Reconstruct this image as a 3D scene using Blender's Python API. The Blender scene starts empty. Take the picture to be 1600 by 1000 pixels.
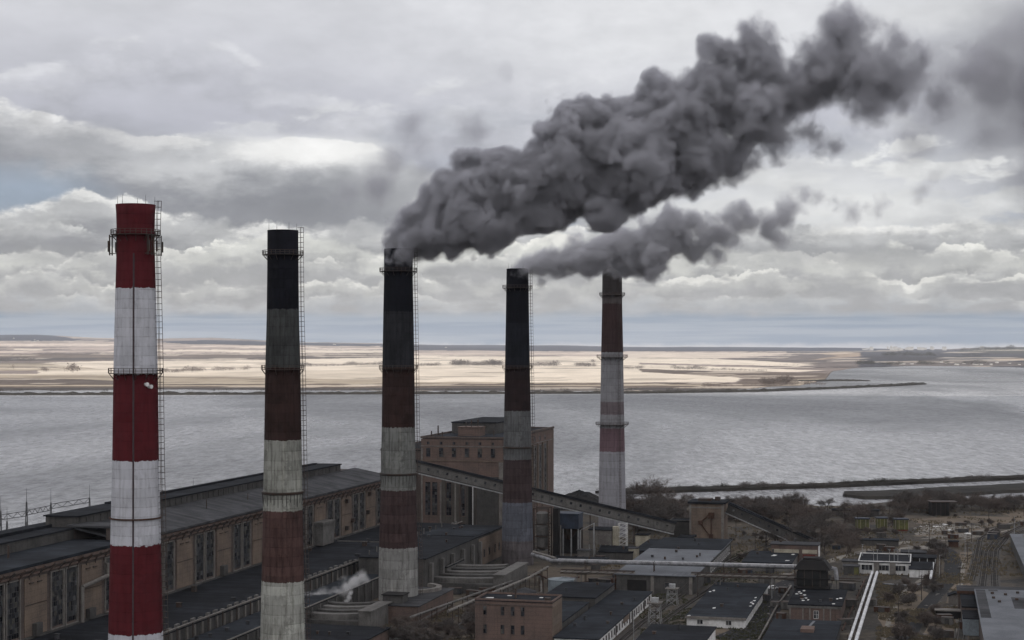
import bpy, bmesh, math, random
from mathutils import Vector, noise as mnoise
random.seed(7)
R = math.radians
F, H, LVL = 2600.0, 88.0, 543.0          # focal length in pixels of the 1600 px photo, eye height, row of the horizontal
SC = bpy.context.scene
# ------------------------------------------------ camera
cam = bpy.data.cameras.new('camera'); co = bpy.data.objects.new('camera', cam); SC.collection.objects.link(co)
co.location = (0, 0, H); co.rotation_euler = (R(90), 0, 0)
cam.sensor_width = 36; cam.lens = 36 * F / 1600; cam.shift_y = (LVL - 500) / 1600
cam.clip_start = 1; cam.clip_end = 200000
SC.camera = co
# ------------------------------------------------ render settings
SC.view_settings.view_transform = 'Standard'; SC.view_settings.look = 'None'
SC.view_settings.exposure = 0.0; SC.view_settings.gamma = 1
cy = SC.cycles
cy.max_bounces = 5; cy.diffuse_bounces = 2; cy.glossy_bounces = 2; cy.transmission_bounces = 3
cy.volume_bounces = 2; cy.transparent_max_bounces = 12
cy.volume_step_rate = 1.0; cy.volume_max_steps = 256
cy.use_denoising = True; cy.use_adaptive_sampling = True; cy.adaptive_threshold = 0.02
cy.sample_clamp_indirect = 5
# ------------------------------------------------ world: Nishita sky seen between procedural clouds
W = bpy.data.worlds.new('World'); SC.world = W; W.use_nodes = True
nt = W.node_tree; nt.nodes.clear()
SUN_EL, SUN_AZ = R(35), R(-155)           # azimuth from +Y towards +X
class NB:
    """tiny node-building helper"""
    def __init__(s, nt): s.nt = nt
    def n(s, t, **k):
        o = s.nt.nodes.new(t)
        for a, v in k.items(): setattr(o, a, v)
        return o
    def put(s, sock, v):
        if isinstance(v, bpy.types.NodeSocket): s.nt.links.new(v, sock)
        elif v is not None: sock.default_value = v
    def m(s, op, a, b=None, c=None, clamp=False):
        o = s.n('ShaderNodeMath', operation=op, use_clamp=clamp)
        s.put(o.inputs[0], a)
        if b is not None: s.put(o.inputs[1], b)
        if c is not None: s.put(o.inputs[2], c)
        return o.outputs[0]
    def mix(s, f, a, b, mode='MIX'):
        o = s.n('ShaderNodeMix', data_type='RGBA', blend_type=mode)
        s.put(o.inputs[0], f)
        for i, v in ((6, a), (7, b)):
            if isinstance(v, (tuple, list)): v = (*v[:3], 1)
            s.put(o.inputs[i], v)
        return o.outputs[2]
    def comb(s, x, y, z=0.0):
        o = s.n('ShaderNodeCombineXYZ')
        for i, v in enumerate((x, y, z)): s.put(o.inputs[i], v)
        return o.outputs[0]
    def sep(s, v):
        o = s.n('ShaderNodeSeparateXYZ'); s.put(o.inputs[0], v); return o.outputs
    def noise(s, vec, scale=1.0, detail=5.0, rough=.55, dist=0.0, lac=2.0):
        o = s.n('ShaderNodeTexNoise'); s.put(o.inputs['Vector'], vec)
        o.inputs['Scale'].default_value = scale; o.inputs['Detail'].default_value = detail
        o.inputs['Roughness'].default_value = rough; o.inputs['Distortion'].default_value = dist
        o.inputs['Lacunarity'].default_value = lac
        return o.outputs[0]
    def ss(s, v, a, b, lo=0.0, hi=1.0):
        o = s.n('ShaderNodeMapRange', interpolation_type='SMOOTHSTEP'); s.put(o.inputs[0], v)
        for i, x in ((1, a), (2, b), (3, lo), (4, hi)): o.inputs[i].default_value = x
        return o.outputs[0]
    def ramp(s, v, stops, interp='LINEAR'):
        o = s.n('ShaderNodeValToRGB'); s.put(o.inputs[0], v); cr = o.color_ramp; cr.interpolation = interp
        while len(cr.elements) < len(stops): cr.elements.new(.5)
        for e, (p, c) in zip(cr.elements, stops): e.position = p; e.color = (*c, 1) if len(c) == 3 else c
        return o.outputs[0]
    def vadd(s, a, b):
        o = s.n('ShaderNodeVectorMath', operation='ADD'); s.put(o.inputs[0], a); s.put(o.inputs[1], b); return o.outputs[0]
    def vmul(s, a, b):
        o = s.n('ShaderNodeVectorMath', operation='MULTIPLY'); s.put(o.inputs[0], a); s.put(o.inputs[1], b); return o.outputs[0]
b = NB(nt)
sky = b.n('ShaderNodeTexSky', sky_type='NISHITA', sun_disc=False)
sky.sun_elevation = SUN_EL; sky.sun_rotation = SUN_AZ % (2 * math.pi); sky.altitude = 200; sky.dust_density = 2.0
tc = b.n('ShaderNodeTexCoord').outputs['Generated']
dx, dy, dz = b.sep(tc)
az = b.m('ARCTAN2', dx, dy)
el = b.m('ARCSINE', dz)
def AE(px, py):
    a = math.atan((px - 800) / F); return a, math.atan((LVL - py) / F * math.cos(a))
# warped sky coordinates
elc = b.m('MAXIMUM', el, 0.0)
def nz(sx, sy, off=0.0, det=5, rough=.55, dist=0.0):
    return b.noise(b.comb(b.m('MULTIPLY', az, sx), b.m('MULTIPLY', elc, sy), off), 1.0, det, rough, dist)
def c(*v): return tuple(x * 10 for x in v)
def s0(x): return b.m('SUBTRACT', x, .5)
nA = nz(14, 34, 0.0, 4); nB = nz(14, 34, 7.3, 4)          # broad warp
nC = nz(46, 80, 2.1, 7, .60)
base = b.ramp(b.m('MULTIPLY', elc, 5.0), [       # mean cloud colour by elevation (1.0 = 11.5 deg)
    (0.0, (.62, .63, .66)), (.012, (.44, .49, .57)), (.035, (.37, .43, .53)), (.10, (.36, .42, .52)), (.125, (.42, .45, .50)), (.20, (.44, .44, .45)),
    (.40, (.42, .45, .52)), (.55, (.46, .47, .53)), (.68, (.54, .54, .60)), (.85, (.61, .61, .655)), (1.0, (.66, .66, .69))])
tv = b.m('ADD', 1.0, b.m('MULTIPLY', s0(nA), .5)); col = b.vmul(base, b.comb(tv, tv, tv)); col = b.vmul(col, (10, 10, 10))
PXR = 1.0 / F
def edge_ramp(pts):
    """edge height along the azimuth, from photo points"""
    f = b.m('MULTIPLY_ADD', az, 1/.72, .5)
    st = []
    for px, py in pts:
        a_, e_ = AE(px, py); st.append((min(1, max(0, a_/.72+.5)), (e_*4,)*3))
    return b.m('MULTIPLY', b.ramp(f, st, 'EASE'), .25)
def bank(pts, bright, mid, dark, depth, soft=3, wob=14, seed=0.0, opac=1.0, tail=None, fine=1.0, brk=0.0, f1=16):
    """a cloud bank with a billowing lit upper edge that darkens towards its belly"""
    global col
    w1 = b.noise(b.comb(b.m('MULTIPLY', az, f1), b.m('MULTIPLY', elc, 10), seed), 1.0, 3, .5)
    w2 = b.noise(b.comb(b.m('MULTIPLY', az, 60), b.m('MULTIPLY', elc, 60), seed+3), 1.0, 5, .6)
    w3 = b.noise(b.comb(b.m('MULTIPLY', az, 24), b.m('MULTIPLY', elc, 60), seed+9), 1.0, 6, .58)
    T = b.m('ADD', edge_ramp(pts), b.m('MULTIPLY', s0(w1), wob*4*PXR))
    T = b.m('ADD', T, b.m('MULTIPLY', b.m('ABSOLUTE', s0(w2)), wob*2.6*fine*PXR))
    dd = b.m('SUBTRACT', T, el)
    sfn = b.m('MULTIPLY', b.ss(w3, .38, .60, 1.2, 7.5), soft*PXR)
    m_ = b.ss(b.m('DIVIDE', dd, sfn), 0.0, 1.0); m_ = b.m('MULTIPLY', m_, opac)
    if brk: m_ = b.m('MULTIPLY', m_, b.ss(b.noise(b.comb(b.m('MULTIPLY', az, 22), b.m('MULTIPLY', elc, 70), seed+20), 1.0, 4, .55), brk-.07, brk+.07))
    if tail:                              # the bank ends below this depth
        m_ = b.m('MULTIPLY', m_, b.ss(b.m('ADD', dd, b.m('MULTIPLY', s0(w3), tail*1.6*PXR)), tail*PXR, tail*.55*PXR))
    t = b.m('DIVIDE', b.m('ADD', dd, b.m('MULTIPLY', s0(w3), depth*1.5*PXR)), depth*PXR, clamp=True)
    cc = b.ramp(t, [(0, bright), (.38, mid), (1, dark)], 'EASE')
    k = b.m('ADD', 1.0, b.m('MULTIPLY', s0(nC), .65)); k = b.m('MULTIPLY', k, 10.0)
    cc = b.vmul(cc, b.comb(k, k, k))
    col = b.mix(m_, col, cc)
def blob(px, py, rx, ry, cc, k, inner=.25, outer=1.9, wx=.05, wy=.02):
    global col
    a_, e_ = AE(px, py)
    u = b.m('DIVIDE', b.m('SUBTRACT', b.m('ADD', az, b.m('MULTIPLY', s0(nA), wx)), a_), rx*PXR)
    v = b.m('ADD', el, b.m('MULTIPLY', s0(nB), wy)); v = b.m('ADD', v, b.m('MULTIPLY', s0(nC), wy*.8)); v = b.m('DIVIDE', b.m('SUBTRACT', v, e_), ry*PXR)
    r = b.m('SQRT', b.m('ADD', b.m('MULTIPLY', u, u), b.m('MULTIPLY', v, v)))
    q = b.m('ADD', 1.0, b.m('ADD', b.m('MULTIPLY', s0(nC), .3), b.m('MULTIPLY', s0(nA), .25)))
    col = b.mix(b.m('MULTIPLY', b.ss(r, outer, inner), k), col, b.vmul(b.comb(*c(*cc)), b.comb(q, q, q)))
# upper veil and lens clouds
blob(1000, 40, 380, 90, (.84,.84,.85), .8); blob(620, 60, 260, 60, (.62,.62,.66), .4)
bank([(-200,150),(60,92),(160,52),(265,40),(350,58),(420,95),(560,150),(2200,200)], (.74,.74,.77), (.62,.62,.66), (.50,.50,.545), 80, 10, 5, 11.0, .75, tail=110, fine=.3)
bank([(-200,210),(430,175),(560,150),(680,116),(790,106),(930,112),(1100,130),(2200,190)], (.74,.74,.76), (.64,.64,.675), (.48,.49,.53), 90, 12, 5, 14.0, .7, tail=130, fine=.3)
blob(1570, 130, 120, 120, (.36,.36,.375), .75, .3, 1.7); blob(1450, 20, 90, 24, (.72,.72,.72), .6)
# main row of cumulus on the left
bank([(-400,150),(0,152),(60,172),(130,186),(225,212),(330,208),(480,208),(570,225),(640,250),(760,300),(900,360),(1200,400),(2000,400)],
     (.88,.87,.86), (.60,.60,.61), (.29,.29,.315), 110, 3, 8, 1.0, .95)
bank([(-400,420),(560,360),(700,275),(850,245),(1000,262),(1150,225),(1300,250),(1450,205),(1600,240),(2000,240)], (.90,.90,.89), (.68,.68,.68), (.42,.42,.44), 150, 8, 30, 51.0, .9, f1=20, brk=.46)
blob(60, 225, 150, 34, (.31,.31,.335), .65); blob(485, 238, 110, 22, (.97,.96,.94), .9, .5, 1.5, .02, .008)
blob(35, 296, 100, 34, (.33,.40,.50), .8, .3, 1.7); blob(470, 505, 260, 12, (.28,.345,.44), .5)
blob(500, 312, 130, 36, (.24,.24,.262), .85); blob(610, 300, 70, 40, (.34,.34,.36), .5)
blob(1290, 320, 170, 55, (.88,.88,.87), .8); blob(1130, 300, 140, 40, (.72,.72,.73), .6)
bank([(-400,330),(0,332),(60,312),(130,296),(190,306),(260,330),(380,345),(520,350),(700,352),(900,350),(1100,345),(1300,360),(1500,340),(2000,340)],
     (.86,.85,.83), (.52,.52,.525), (.31,.31,.33), 70, 3, 16, 2.0, .95, f1=24)
bank([(-400,365),(0,352),(300,372),(600,350),(900,372),(1200,360),(2000,365)], (.66,.66,.65), (.44,.44,.45), (.33,.33,.345), 40, 3, 26, 31.0, .9, f1=34, brk=.47)
bank([(-400,395),(0,388),(150,392),(300,388),(420,372),(560,376),(700,380),(850,372),(1000,390),(1200,395),(1400,392),(2000,380)],
     (.92,.91,.86), (.66,.66,.63), (.38,.38,.39), 52, 2.5, 20, 3.0, .95, f1=30)
blob(1350, 400, 200, 16, (.36,.36,.375), .7); blob(120, 400, 160, 12, (.34,.34,.355), .6); blob(480, 445, 150, 9, (.40,.40,.41), .6)
bank([(-400,415),(0,412),(300,405),(600,410),(900,408),(1200,415),(2000,410)], (.78,.77,.74), (.56,.56,.55), (.40,.40,.41), 30, 2, 24, 43.0, .9, f1=40, brk=.50)
bank([(-400,437),(0,432),(300,440),(600,430),(900,436),(1200,428),(1500,436),(2000,436)],
     (.84,.83,.79), (.54,.54,.53), (.39,.39,.40), 32, 2, 18, 4.0, .9, f1=44, brk=.43)
bank([(-400,466),(0,462),(300,470),(600,460),(900,468),(1200,456),(1500,463),(2000,465)],
     (.62,.62,.61), (.50,.51,.52), (.40,.42,.45), 26, 2, 12, 5.0, .85, f1=50, brk=.45)
# clear blue-grey strip above the horizon
st_ = b.m('ADD', el, b.m('MULTIPLY', s0(nC), .006)); blue = b.mix(b.ss(nz(10, 260, 4.4, 5), .40, .62), c(.235,.305,.405), c(.35,.405,.48))
lo_ = b.mix(b.ss(st_, .004, .0), blue, c(.60,.60,.63))
col = b.mix(b.ss(st_, .0225, .0165), col, lo_)
mixs = b.mix(.93, sky.outputs[0], col)
# below the horizon: plain dim grey ground light
mixs = b.mix(b.ss(el, -.004, -.0005), c(.20, .19, .18), mixs)
bg = b.n('ShaderNodeBackground'); b.put(bg.inputs[0], mixs); bg.inputs[1].default_value = 0.10
out = b.n('ShaderNodeOutputWorld'); nt.links.new(bg.outputs[0], out.inputs[0])
W.cycles.sampling_method = 'MANUAL'; W.cycles.sample_map_resolution = 1024
# ------------------------------------------------ sun (it breaks through only over the far fields)
sl = bpy.data.lights.new('sun', 'SUN'); so = bpy.data.objects.new('sun', sl); SC.collection.objects.link(so)
sl.energy = 4.2; sl.angle = R(0.5); sl.color = (1.0, .94, .86)
sd = Vector((math.sin(SUN_AZ) * math.cos(SUN_EL), math.cos(SUN_AZ) * math.cos(SUN_EL), math.sin(SUN_EL)))
so.rotation_euler = sd.to_track_quat('Z', 'Y').to_euler(); so.location = sd * 3000
# ------------------------------------------------ geometry helpers
def G(px, py, z=0.0):
    d = (H - z) * F / (py - LVL); return Vector(((px - 800) / F * d, d, z))
def ZAT(py, d): return H - (py - LVL) * d / F
ANG = -math.atan(.25)                       # the plant grid is turned by this
U = Vector((.2425, .9701, 0)); V = Vector((.9701, -.2425, 0))
class M:
    def __init__(s): s.v = []; s.f = []; s.mi = []; s.cur = 0; s.cuts = []
    def add(s, vs, fs):
        s.cuts.append((len(s.v), len(s.f)))
        o = len(s.v); s.v += [tuple(p) for p in vs]
        for f in fs: s.f.append([o + i for i in f]); s.mi.append(s.cur)
    def box(s, x0, x1, y0, y1, z0, z1):
        s.add([(x0,y0,z0),(x1,y0,z0),(x1,y1,z0),(x0,y1,z0),(x0,y0,z1),(x1,y0,z1),(x1,y1,z1),(x0,y1,z1)],
              [(0,3,2,1),(4,5,6,7),(0,1,5,4),(1,2,6,5),(2,3,7,6),(3,0,4,7)])
        return s
    def tube(s, p0, p1, r0, r1=None, n=8, caps=True):
        p0 = Vector(p0); p1 = Vector(p1); r1 = r0 if r1 is None else r1
        d = (p1 - p0); 
        if d.length < 1e-6: return s
        d.normalize(); a = Vector((0,0,1)) if abs(d.z) < .9 else Vector((1,0,0))
        x = d.cross(a).normalized(); y = x.cross(d)
        vs = []
        for p, r in ((p0, r0), (p1, r1)):
            for i in range(n):
                t = 2*math.pi*(i+.5)/n; vs.append(p + x*(r*math.cos(t)) + y*(r*math.sin(t)))
        fs = [(i, n+i, n+(i+1)%n, (i+1)%n) for i in range(n)]
        if caps: fs += [tuple(range(n)), tuple(reversed(range(n, 2*n)))]
        s.add(vs, fs); return s
    def bar(s, p0, p1, w=.1): return s.tube(p0, p1, w*.7, n=4)
    def lathe(s, prof, n=48, cx=0, cyy=0, a0=0, a1=2*math.pi, cap=True):
        full = abs(a1 - a0 - 2*math.pi) < 1e-6; m = n if full else n+1
        vs = []
        for r, z in prof:
            for i in range(m):
                t = a0 + (a1-a0)*i/n; vs.append((cx + r*math.cos(t), cyy + r*math.sin(t), z))
        fs = []
        for k in range(len(prof)-1):
            for i in range(n):
                j = (i+1) % m; fs.append((k*m+i, k*m+j, (k+1)*m+j, (k+1)*m+i))
        if cap and full:
            fs.append(tuple(reversed(range(m)))); fs.append(tuple(range((len(prof)-1)*m, len(prof)*m)))
        s.add(vs, fs); return s
    def prism(s, poly, z0, z1):
        n = len(poly); area = sum(poly[i][0]*poly[(i+1)%n][1]-poly[(i+1)%n][0]*poly[i][1] for i in range(n))
        if area < 0: poly = poly[::-1]
        vs = [(p[0],p[1],z0) for p in poly] + [(p[0],p[1],z1) for p in poly]
        s.add(vs, [tuple(reversed(range(n))), tuple(range(n,2*n))] + [(i,(i+1)%n,n+(i+1)%n,n+i) for i in range(n)]); return s
    def build(s, name, mats, parent=None, smooth=False, data=False):
        me = bpy.data.meshes.new(name); me.from_pydata(s.v, [], s.f)
        if not isinstance(mats, (list, tuple)): mats = [mats]
        for m in mats: me.materials.append(m)
        if len(mats) > 1: me.polygons.foreach_set('material_index', s.mi)
        if smooth: me.polygons.foreach_set('use_smooth', [True]*len(me.polygons))
        me.update()
        if data: return me
        return link(name, me, parent)
def link(name, me, parent=None, loc=None):
    o = bpy.data.objects.new(name, me); SC.collection.objects.link(o)
    if parent: o.parent = parent
    if loc: o.location = loc
    return o
def tag(o, label=None, cat=None, group=None, kind=None):
    if label: o['label'] = label
    if cat: o['category'] = cat
    if group: o['group'] = group
    if kind: o['kind'] = kind
    return o
def thing(name, label, cat, loc=(0,0,0), rz=0.0, group=None):
    o = bpy.data.objects.new(name, None); SC.collection.objects.link(o)
    o.location = loc; o.rotation_euler = (0,0,rz); o.empty_display_size = .5
    return tag(o, label, cat, group)
def dup(o, loc, rz=None, sc=None, label=None):
    r = o.copy(); SC.collection.objects.link(r); r.location = loc
    if rz is not None: r.rotation_euler = (0,0,rz)
    if sc: r.scale = (sc,)*3 if not isinstance(sc, tuple) else sc
    if label: r['label'] = label
    for ch in list(o.children):
        cc = ch.copy(); SC.collection.objects.link(cc); cc.parent = r
        for g in list(ch.children):
            d = g.copy(); SC.collection.objects.link(d); d.parent = cc
    return r
# ------------------------------------------------ materials
def newmat(name):
    m = bpy.data.materials.new(name); m.use_nodes = True; t = m.node_tree; t.nodes.clear()
    return m, NB(t)
def finish(b, col, rough=.8, bumpv=None, bstr=.3, bdist=.1, metal=0.0, spec=.3):
    p = b.n('ShaderNodeBsdfPrincipled'); b.put(p.inputs['Base Color'], col if not isinstance(col, tuple) else (*col[:3],1))
    b.put(p.inputs['Roughness'], rough); p.inputs['Metallic'].default_value = metal
    p.inputs['Specular IOR Level'].default_value = spec
    if bumpv is not None:
        u = b.n('ShaderNodeBump'); u.inputs['Strength'].default_value = bstr; u.inputs['Distance'].default_value = bdist
        b.put(u.inputs['Height'], bumpv); b.nt.links.new(u.outputs[0], p.inputs['Normal'])
    o = b.n('ShaderNodeOutputMaterial'); b.nt.links.new(p.outputs[0], o.inputs[0])
def surf(name, c1, c2=None, scale=.25, rough=.85, streak=.35, spots=.0, spotcol=(.5,.5,.5), metal=0.0, rows=0.0, spec=.25, sheets=0.0):
    """worn surface: two tones by noise, vertical streaks, fine grain, optional horizontal courses"""
    m, b = newmat(name); c2 = c2 or tuple(x*.6 for x in c1)
    co = b.n('ShaderNodeTexCoord').outputs['Object']
    inf = b.n('ShaderNodeObjectInfo').outputs['Random']
    co = b.vadd(co, b.comb(b.m('MULTIPLY', inf, 37.0), b.m('MULTIPLY', inf, 19.0), 0.0))
    a = b.noise(co, scale, 6, .65)
    col = b.mix(b.ss(a, .33, .68), c2, c1)
    if streak:
        s = b.noise(b.vmul(co, (1.0, 1.0, .06)), 1.1, 4, .6)
        col = b.mix(b.m('MULTIPLY', b.ss(s, .48, .75), streak), col, tuple(x*.45 for x in c2))
    g = b.noise(co, 2.6, 4, .7)
    col = b.mix(b.m('MULTIPLY', b.ss(g, .35, .75), .35), col, tuple(min(.9, x*1.5) for x in c1))
    if rows:
        z = b.sep(co)[2]; fr = b.m('FRACT', b.m('DIVIDE', z, rows))
        col = b.mix(b.m('MULTIPLY', b.ss(fr, .12, .02), .4), col, tuple(x*.5 for x in c2))
    if sheets:                      # overlapping felt or sheet-metal lengths, mended here and there
        x_, y_, z_ = b.sep(co); fy = b.m('DIVIDE', y_, sheets); fr = b.m('FRACT', fy)
        wn = b.n('ShaderNodeTexWhiteNoise', noise_dimensions='2D'); b.put(wn.inputs['Vector'], b.comb(b.m('FLOOR', fy), b.m('FLOOR', b.m('DIVIDE', x_, sheets*5.3))))
        k = b.m('MULTIPLY_ADD', wn.outputs['Value'], .5, .75); col = b.vmul(col, b.comb(k, k, k))
        col = b.mix(b.m('MULTIPLY', b.ss(fr, .09, .03), .5), col, tuple(x*.4 for x in c2))
        pd = b.noise(b.vadd(co, (5.0,5.0,5.0)), .10, 5, .6); col = b.mix(b.m('MULTIPLY', b.ss(pd, .57, .63), .45), col, tuple(x*.45 for x in c1))
        col = b.mix(b.m('MULTIPLY', b.ss(pd, .46, .36), .35), col, tuple(min(.6, x*1.5) for x in c1))
    if spots:
        k = b.noise(co, .55, 2, .4)
        col = b.mix(b.ss(k, spots, spots+.015), col, spotcol)
    finish(b, col, rough, g, .35, .06, metal, spec); return m
MT = {}
MT['steel']   = surf('dark_steel', (.045,.042,.04), (.06,.035,.025), .5, .6)
MT['galv']    = surf('galvanised_steel', (.36,.37,.38), (.22,.22,.22), .6, .5, metal=.3)
MT['brick']   = surf('red_brick', (.140,.098,.084), (.092,.072,.064), .18, .95, .5, rows=1.2)
MT['brick2']  = surf('tan_brick', (.180,.138,.108), (.112,.090,.076), .15, .95, .5, rows=1.5)
MT['brickdk'] = surf('sooty_brick', (.112,.086,.076), (.070,.060,.056), .15, .95, .5, rows=1.5)
MT['trim']    = surf('weathered_plaster', (.19,.18,.165), (.11,.10,.095), .3, .9, .5)
MT['conc']    = surf('grey_concrete', (.145,.14,.134), (.078,.075,.072), .2, .9, .6)
MT['concdk']  = surf('dark_concrete', (.080,.077,.074), (.044,.043,.042), .2, .9, .6)
MT['bitumen'] = surf('bitumen_roof', (.019,.021,.026), (.010,.011,.013), .09, .95, 0, spec=.08, sheets=2.1)
MT['bitblue'] = surf('blue_grey_roof', (.024,.028,.035), (.014,.016,.020), .09, .95, 0, spec=.10, sheets=2.6)
MT['roofgrey']= surf('grey_roof', (.062,.063,.068), (.034,.035,.038), .1, .95, 0, spec=.1, sheets=2.4)
MT['rooflt']  = surf('light_sheet_roof', (.125,.135,.152), (.070,.076,.088), .1, .7, 0)
def glassmat():
    m, b = newmat('dirty_glass'); g = b.n('ShaderNodeTexCoord').outputs['Object']; ri = b.n('ShaderNodeObjectInfo').outputs['Random']
    x, y, z = b.sep(g); wn = b.n('ShaderNodeTexWhiteNoise', noise_dimensions='3D')
    b.put(wn.inputs['Vector'], b.comb(b.m('FLOOR', b.m('MULTIPLY', x, .8)), b.m('FLOOR', b.m('MULTIPLY', z, .73)), b.m('MULTIPLY', ri, 90.0)))
    col = b.ramp(wn.outputs['Value'], [(0, (.008,.009,.013)), (.45, (.018,.020,.026)), (.72, (.040,.043,.047)), (.86, (.075,.072,.062)), (.93, (.006,.006,.007)), (1, (.11,.115,.12))])
    d_ = b.noise(b.vadd(g, b.comb(b.m('MULTIPLY', ri, 30.0), 0.0, 0.0)), .5, 5, .65); k = b.ss(d_, .35, .65, .6, 1.5); col = b.vmul(col, b.comb(k, k, k))
    finish(b, col, b.ss(wn.outputs['Value'], .2, .8, .25, .7), None, spec=.35); return m
MT['glass'] = glassmat()
MT['white']   = surf('white_render', (.74,.74,.74), (.44,.44,.43), .25, .85, .4)
MT['cream']   = surf('cream_render', (.40,.37,.30), (.25,.23,.18), .25, .85, .4)
MT['rustred'] = surf('red_oxide_paint', (.13,.030,.026), (.07,.024,.02), .4, .7)
MT['rust']    = surf('rust', (.07,.035,.024), (.04,.026,.02), .6, .9)
MT['yellow']  = surf('yellow_green_paint', (.12,.12,.042), (.05,.052,.028), .4, .7)
MT['silver']  = surf('pipe_lagging', (.27,.275,.29), (.10,.10,.105), .5, .55, .3, metal=.35)
MT['silverw'] = surf('bright_pipe_lagging', (.66,.67,.70), (.34,.345,.36), .5, .5, .3)
MT['black']   = surf('black_timber', (.012,.012,.013), (.02,.018,.017), .4, .9, .2)
MT['bluesteel']= surf('blue_painted_steel', (.038,.050,.075), (.022,.026,.036), .3, .6)
MT['paleblue'] = surf('pale_blue_tank_paint', (.20,.235,.26), (.12,.14,.155), .3, .6)
MT['coal']    = surf('coal', (.010,.012,.013), (.025,.023,.022), .2, .95, 0)
MT['twig']    = surf('bare_twigs', (.115,.103,.097), (.072,.064,.060), .5, 1.0, 0)
MT['twig2']   = surf('reddish_twigs', (.125,.103,.092), (.082,.068,.062), .5, 1.0, 0)
MT['bark']    = surf('bark', (.06,.05,.045), (.035,.03,.028), .8, 1.0, 0)
# ------------------------------------------------ water
m, b = newmat('lake_water')
co_ = b.n('ShaderNodeTexCoord').outputs['Object']
w1_ = b.noise(b.vmul(co_, (.16, .075, 1)), 1.0, 5, .62)
w2_ = b.noise(b.vmul(co_, (.030, .014, 1)), 1.0, 3, .55)
w3_ = b.noise(b.vmul(co_, (.0022, .0007, 1)), 1.0, 5, .6, .6)
hgt = b.m('ADD', b.m('MULTIPLY', w1_, 3.2), b.m('MULTIPLY', w2_, 6.0))
colw = b.mix(b.ss(w3_, .35, .68), (.155, .158, .172), (.245, .246, .254))
rp_ = b.noise(b.vmul(co_, (.20, .05, 1)), 1.0, 6, .70)
rq_ = b.m('MULTIPLY', b.ss(rp_, .30, .70, .45, 1.70), b.m('MULTIPLY', b.ss(w3_, .36, .62, .72, 1.15), b.ss(b.sep(co_)[1], 2900.0, 4600.0, 1.0, .45)))  # ripple and lane tones painted in; far water darkened for cloud reflection
colw = b.vmul(colw, b.comb(rq_, rq_, rq_))
rg = b.ss(w3_, .30, .70, .38, .20)
p = b.n('ShaderNodeBsdfPrincipled'); b.put(p.inputs['Base Color'], colw); b.put(p.inputs['Roughness'], rg); p.inputs['IOR'].default_value = 1.33
bu = b.n('ShaderNodeBump'); bu.inputs['Strength'].default_value = 1.0; bu.inputs['Distance'].default_value = 1.0; b.put(bu.inputs['Height'], hgt)
b.nt.links.new(bu.outputs[0], p.inputs['Normal'])
o_ = b.n('ShaderNodeOutputMaterial'); b.nt.links.new(p.outputs[0], o_.inputs[0]); MT['water'] = m
w = M(); w.add([(-16000,-600,-1.5),(16000,-600,-1.5),(16000,31000,-1.5),(-16000,31000,-1.5)], [(0,1,2,3)])
tag(w.build('water', MT['water']), kind='structure')
# ------------------------------------------------ near ground of the plant
m, b = newmat('plant_yard')
co_ = b.n('ShaderNodeTexCoord').outputs['Object']
n1_ = b.noise(co_, .012, 6, .6); n2_ = b.noise(co_, .06, 7, .65); n3_ = b.noise(co_, .5, 5, .7)
cg = b.mix(b.ss(n1_, .38, .62), (.042,.037,.031), (.082,.065,.048))
cg = b.mix(b.ss(n2_, .50, .62), cg, (.030,.029,.028))
cg = b.mix(b.m('MULTIPLY', b.ss(n2_, .44, .30), .8), cg, (.135,.110,.080))
cg = b.mix(b.m('MULTIPLY', b.ss(n3_, .52, .75), .7), cg, (.17,.155,.13))
finish(b, cg, .95, n3_, .6, .3); MT['yard'] = m
nl = [G(0,1400), G(1600,1400)]
near = [(-420,150),(300,150),(420,700)] + [tuple(G(x, y, 0)[:2]) for x, y in
       ((1900,774),(1750,776),(1600,779),(1500,779),(1400,783),(1340,789),(1280,791),(1240,784),(1180,781),(1120,782),(1050,783),(1000,784),(940,780),(900,772),(860,776),(760,782),(680,788))] + \
       [(-170,800),(-260,640),(-330,480),(-420,330)]
g = M(); g.prism(near, -4, 0); tag(g.build('ground', MT['yard']), kind='structure')
def strip(name, pts, w, mat, z=.004, kind='structure', dist=False):
    """flat ribbon on the ground through world points"""
    mm = M(); L = []
    for i, p in enumerate(pts):
        a = pts[max(0,i-1)]; c_ = pts[min(len(pts)-1,i+1)]; t = Vector((c_[0]-a[0], c_[1]-a[1], 0)).normalized(); n_ = Vector((t.y,-t.x,0))
        ww = w[i] if isinstance(w, (list,tuple)) else w
        L.append((Vector((p[0],p[1],z)) - n_*ww/2, Vector((p[0],p[1],z)) + n_*ww/2))
    vs = [q for a in L for q in a]
    mm.add(vs, [(2*i, 2*i+1, 2*i+3, 2*i+2) for i in range(len(L)-1)])
    return tag(mm.build(name, mat), kind=kind)
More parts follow.
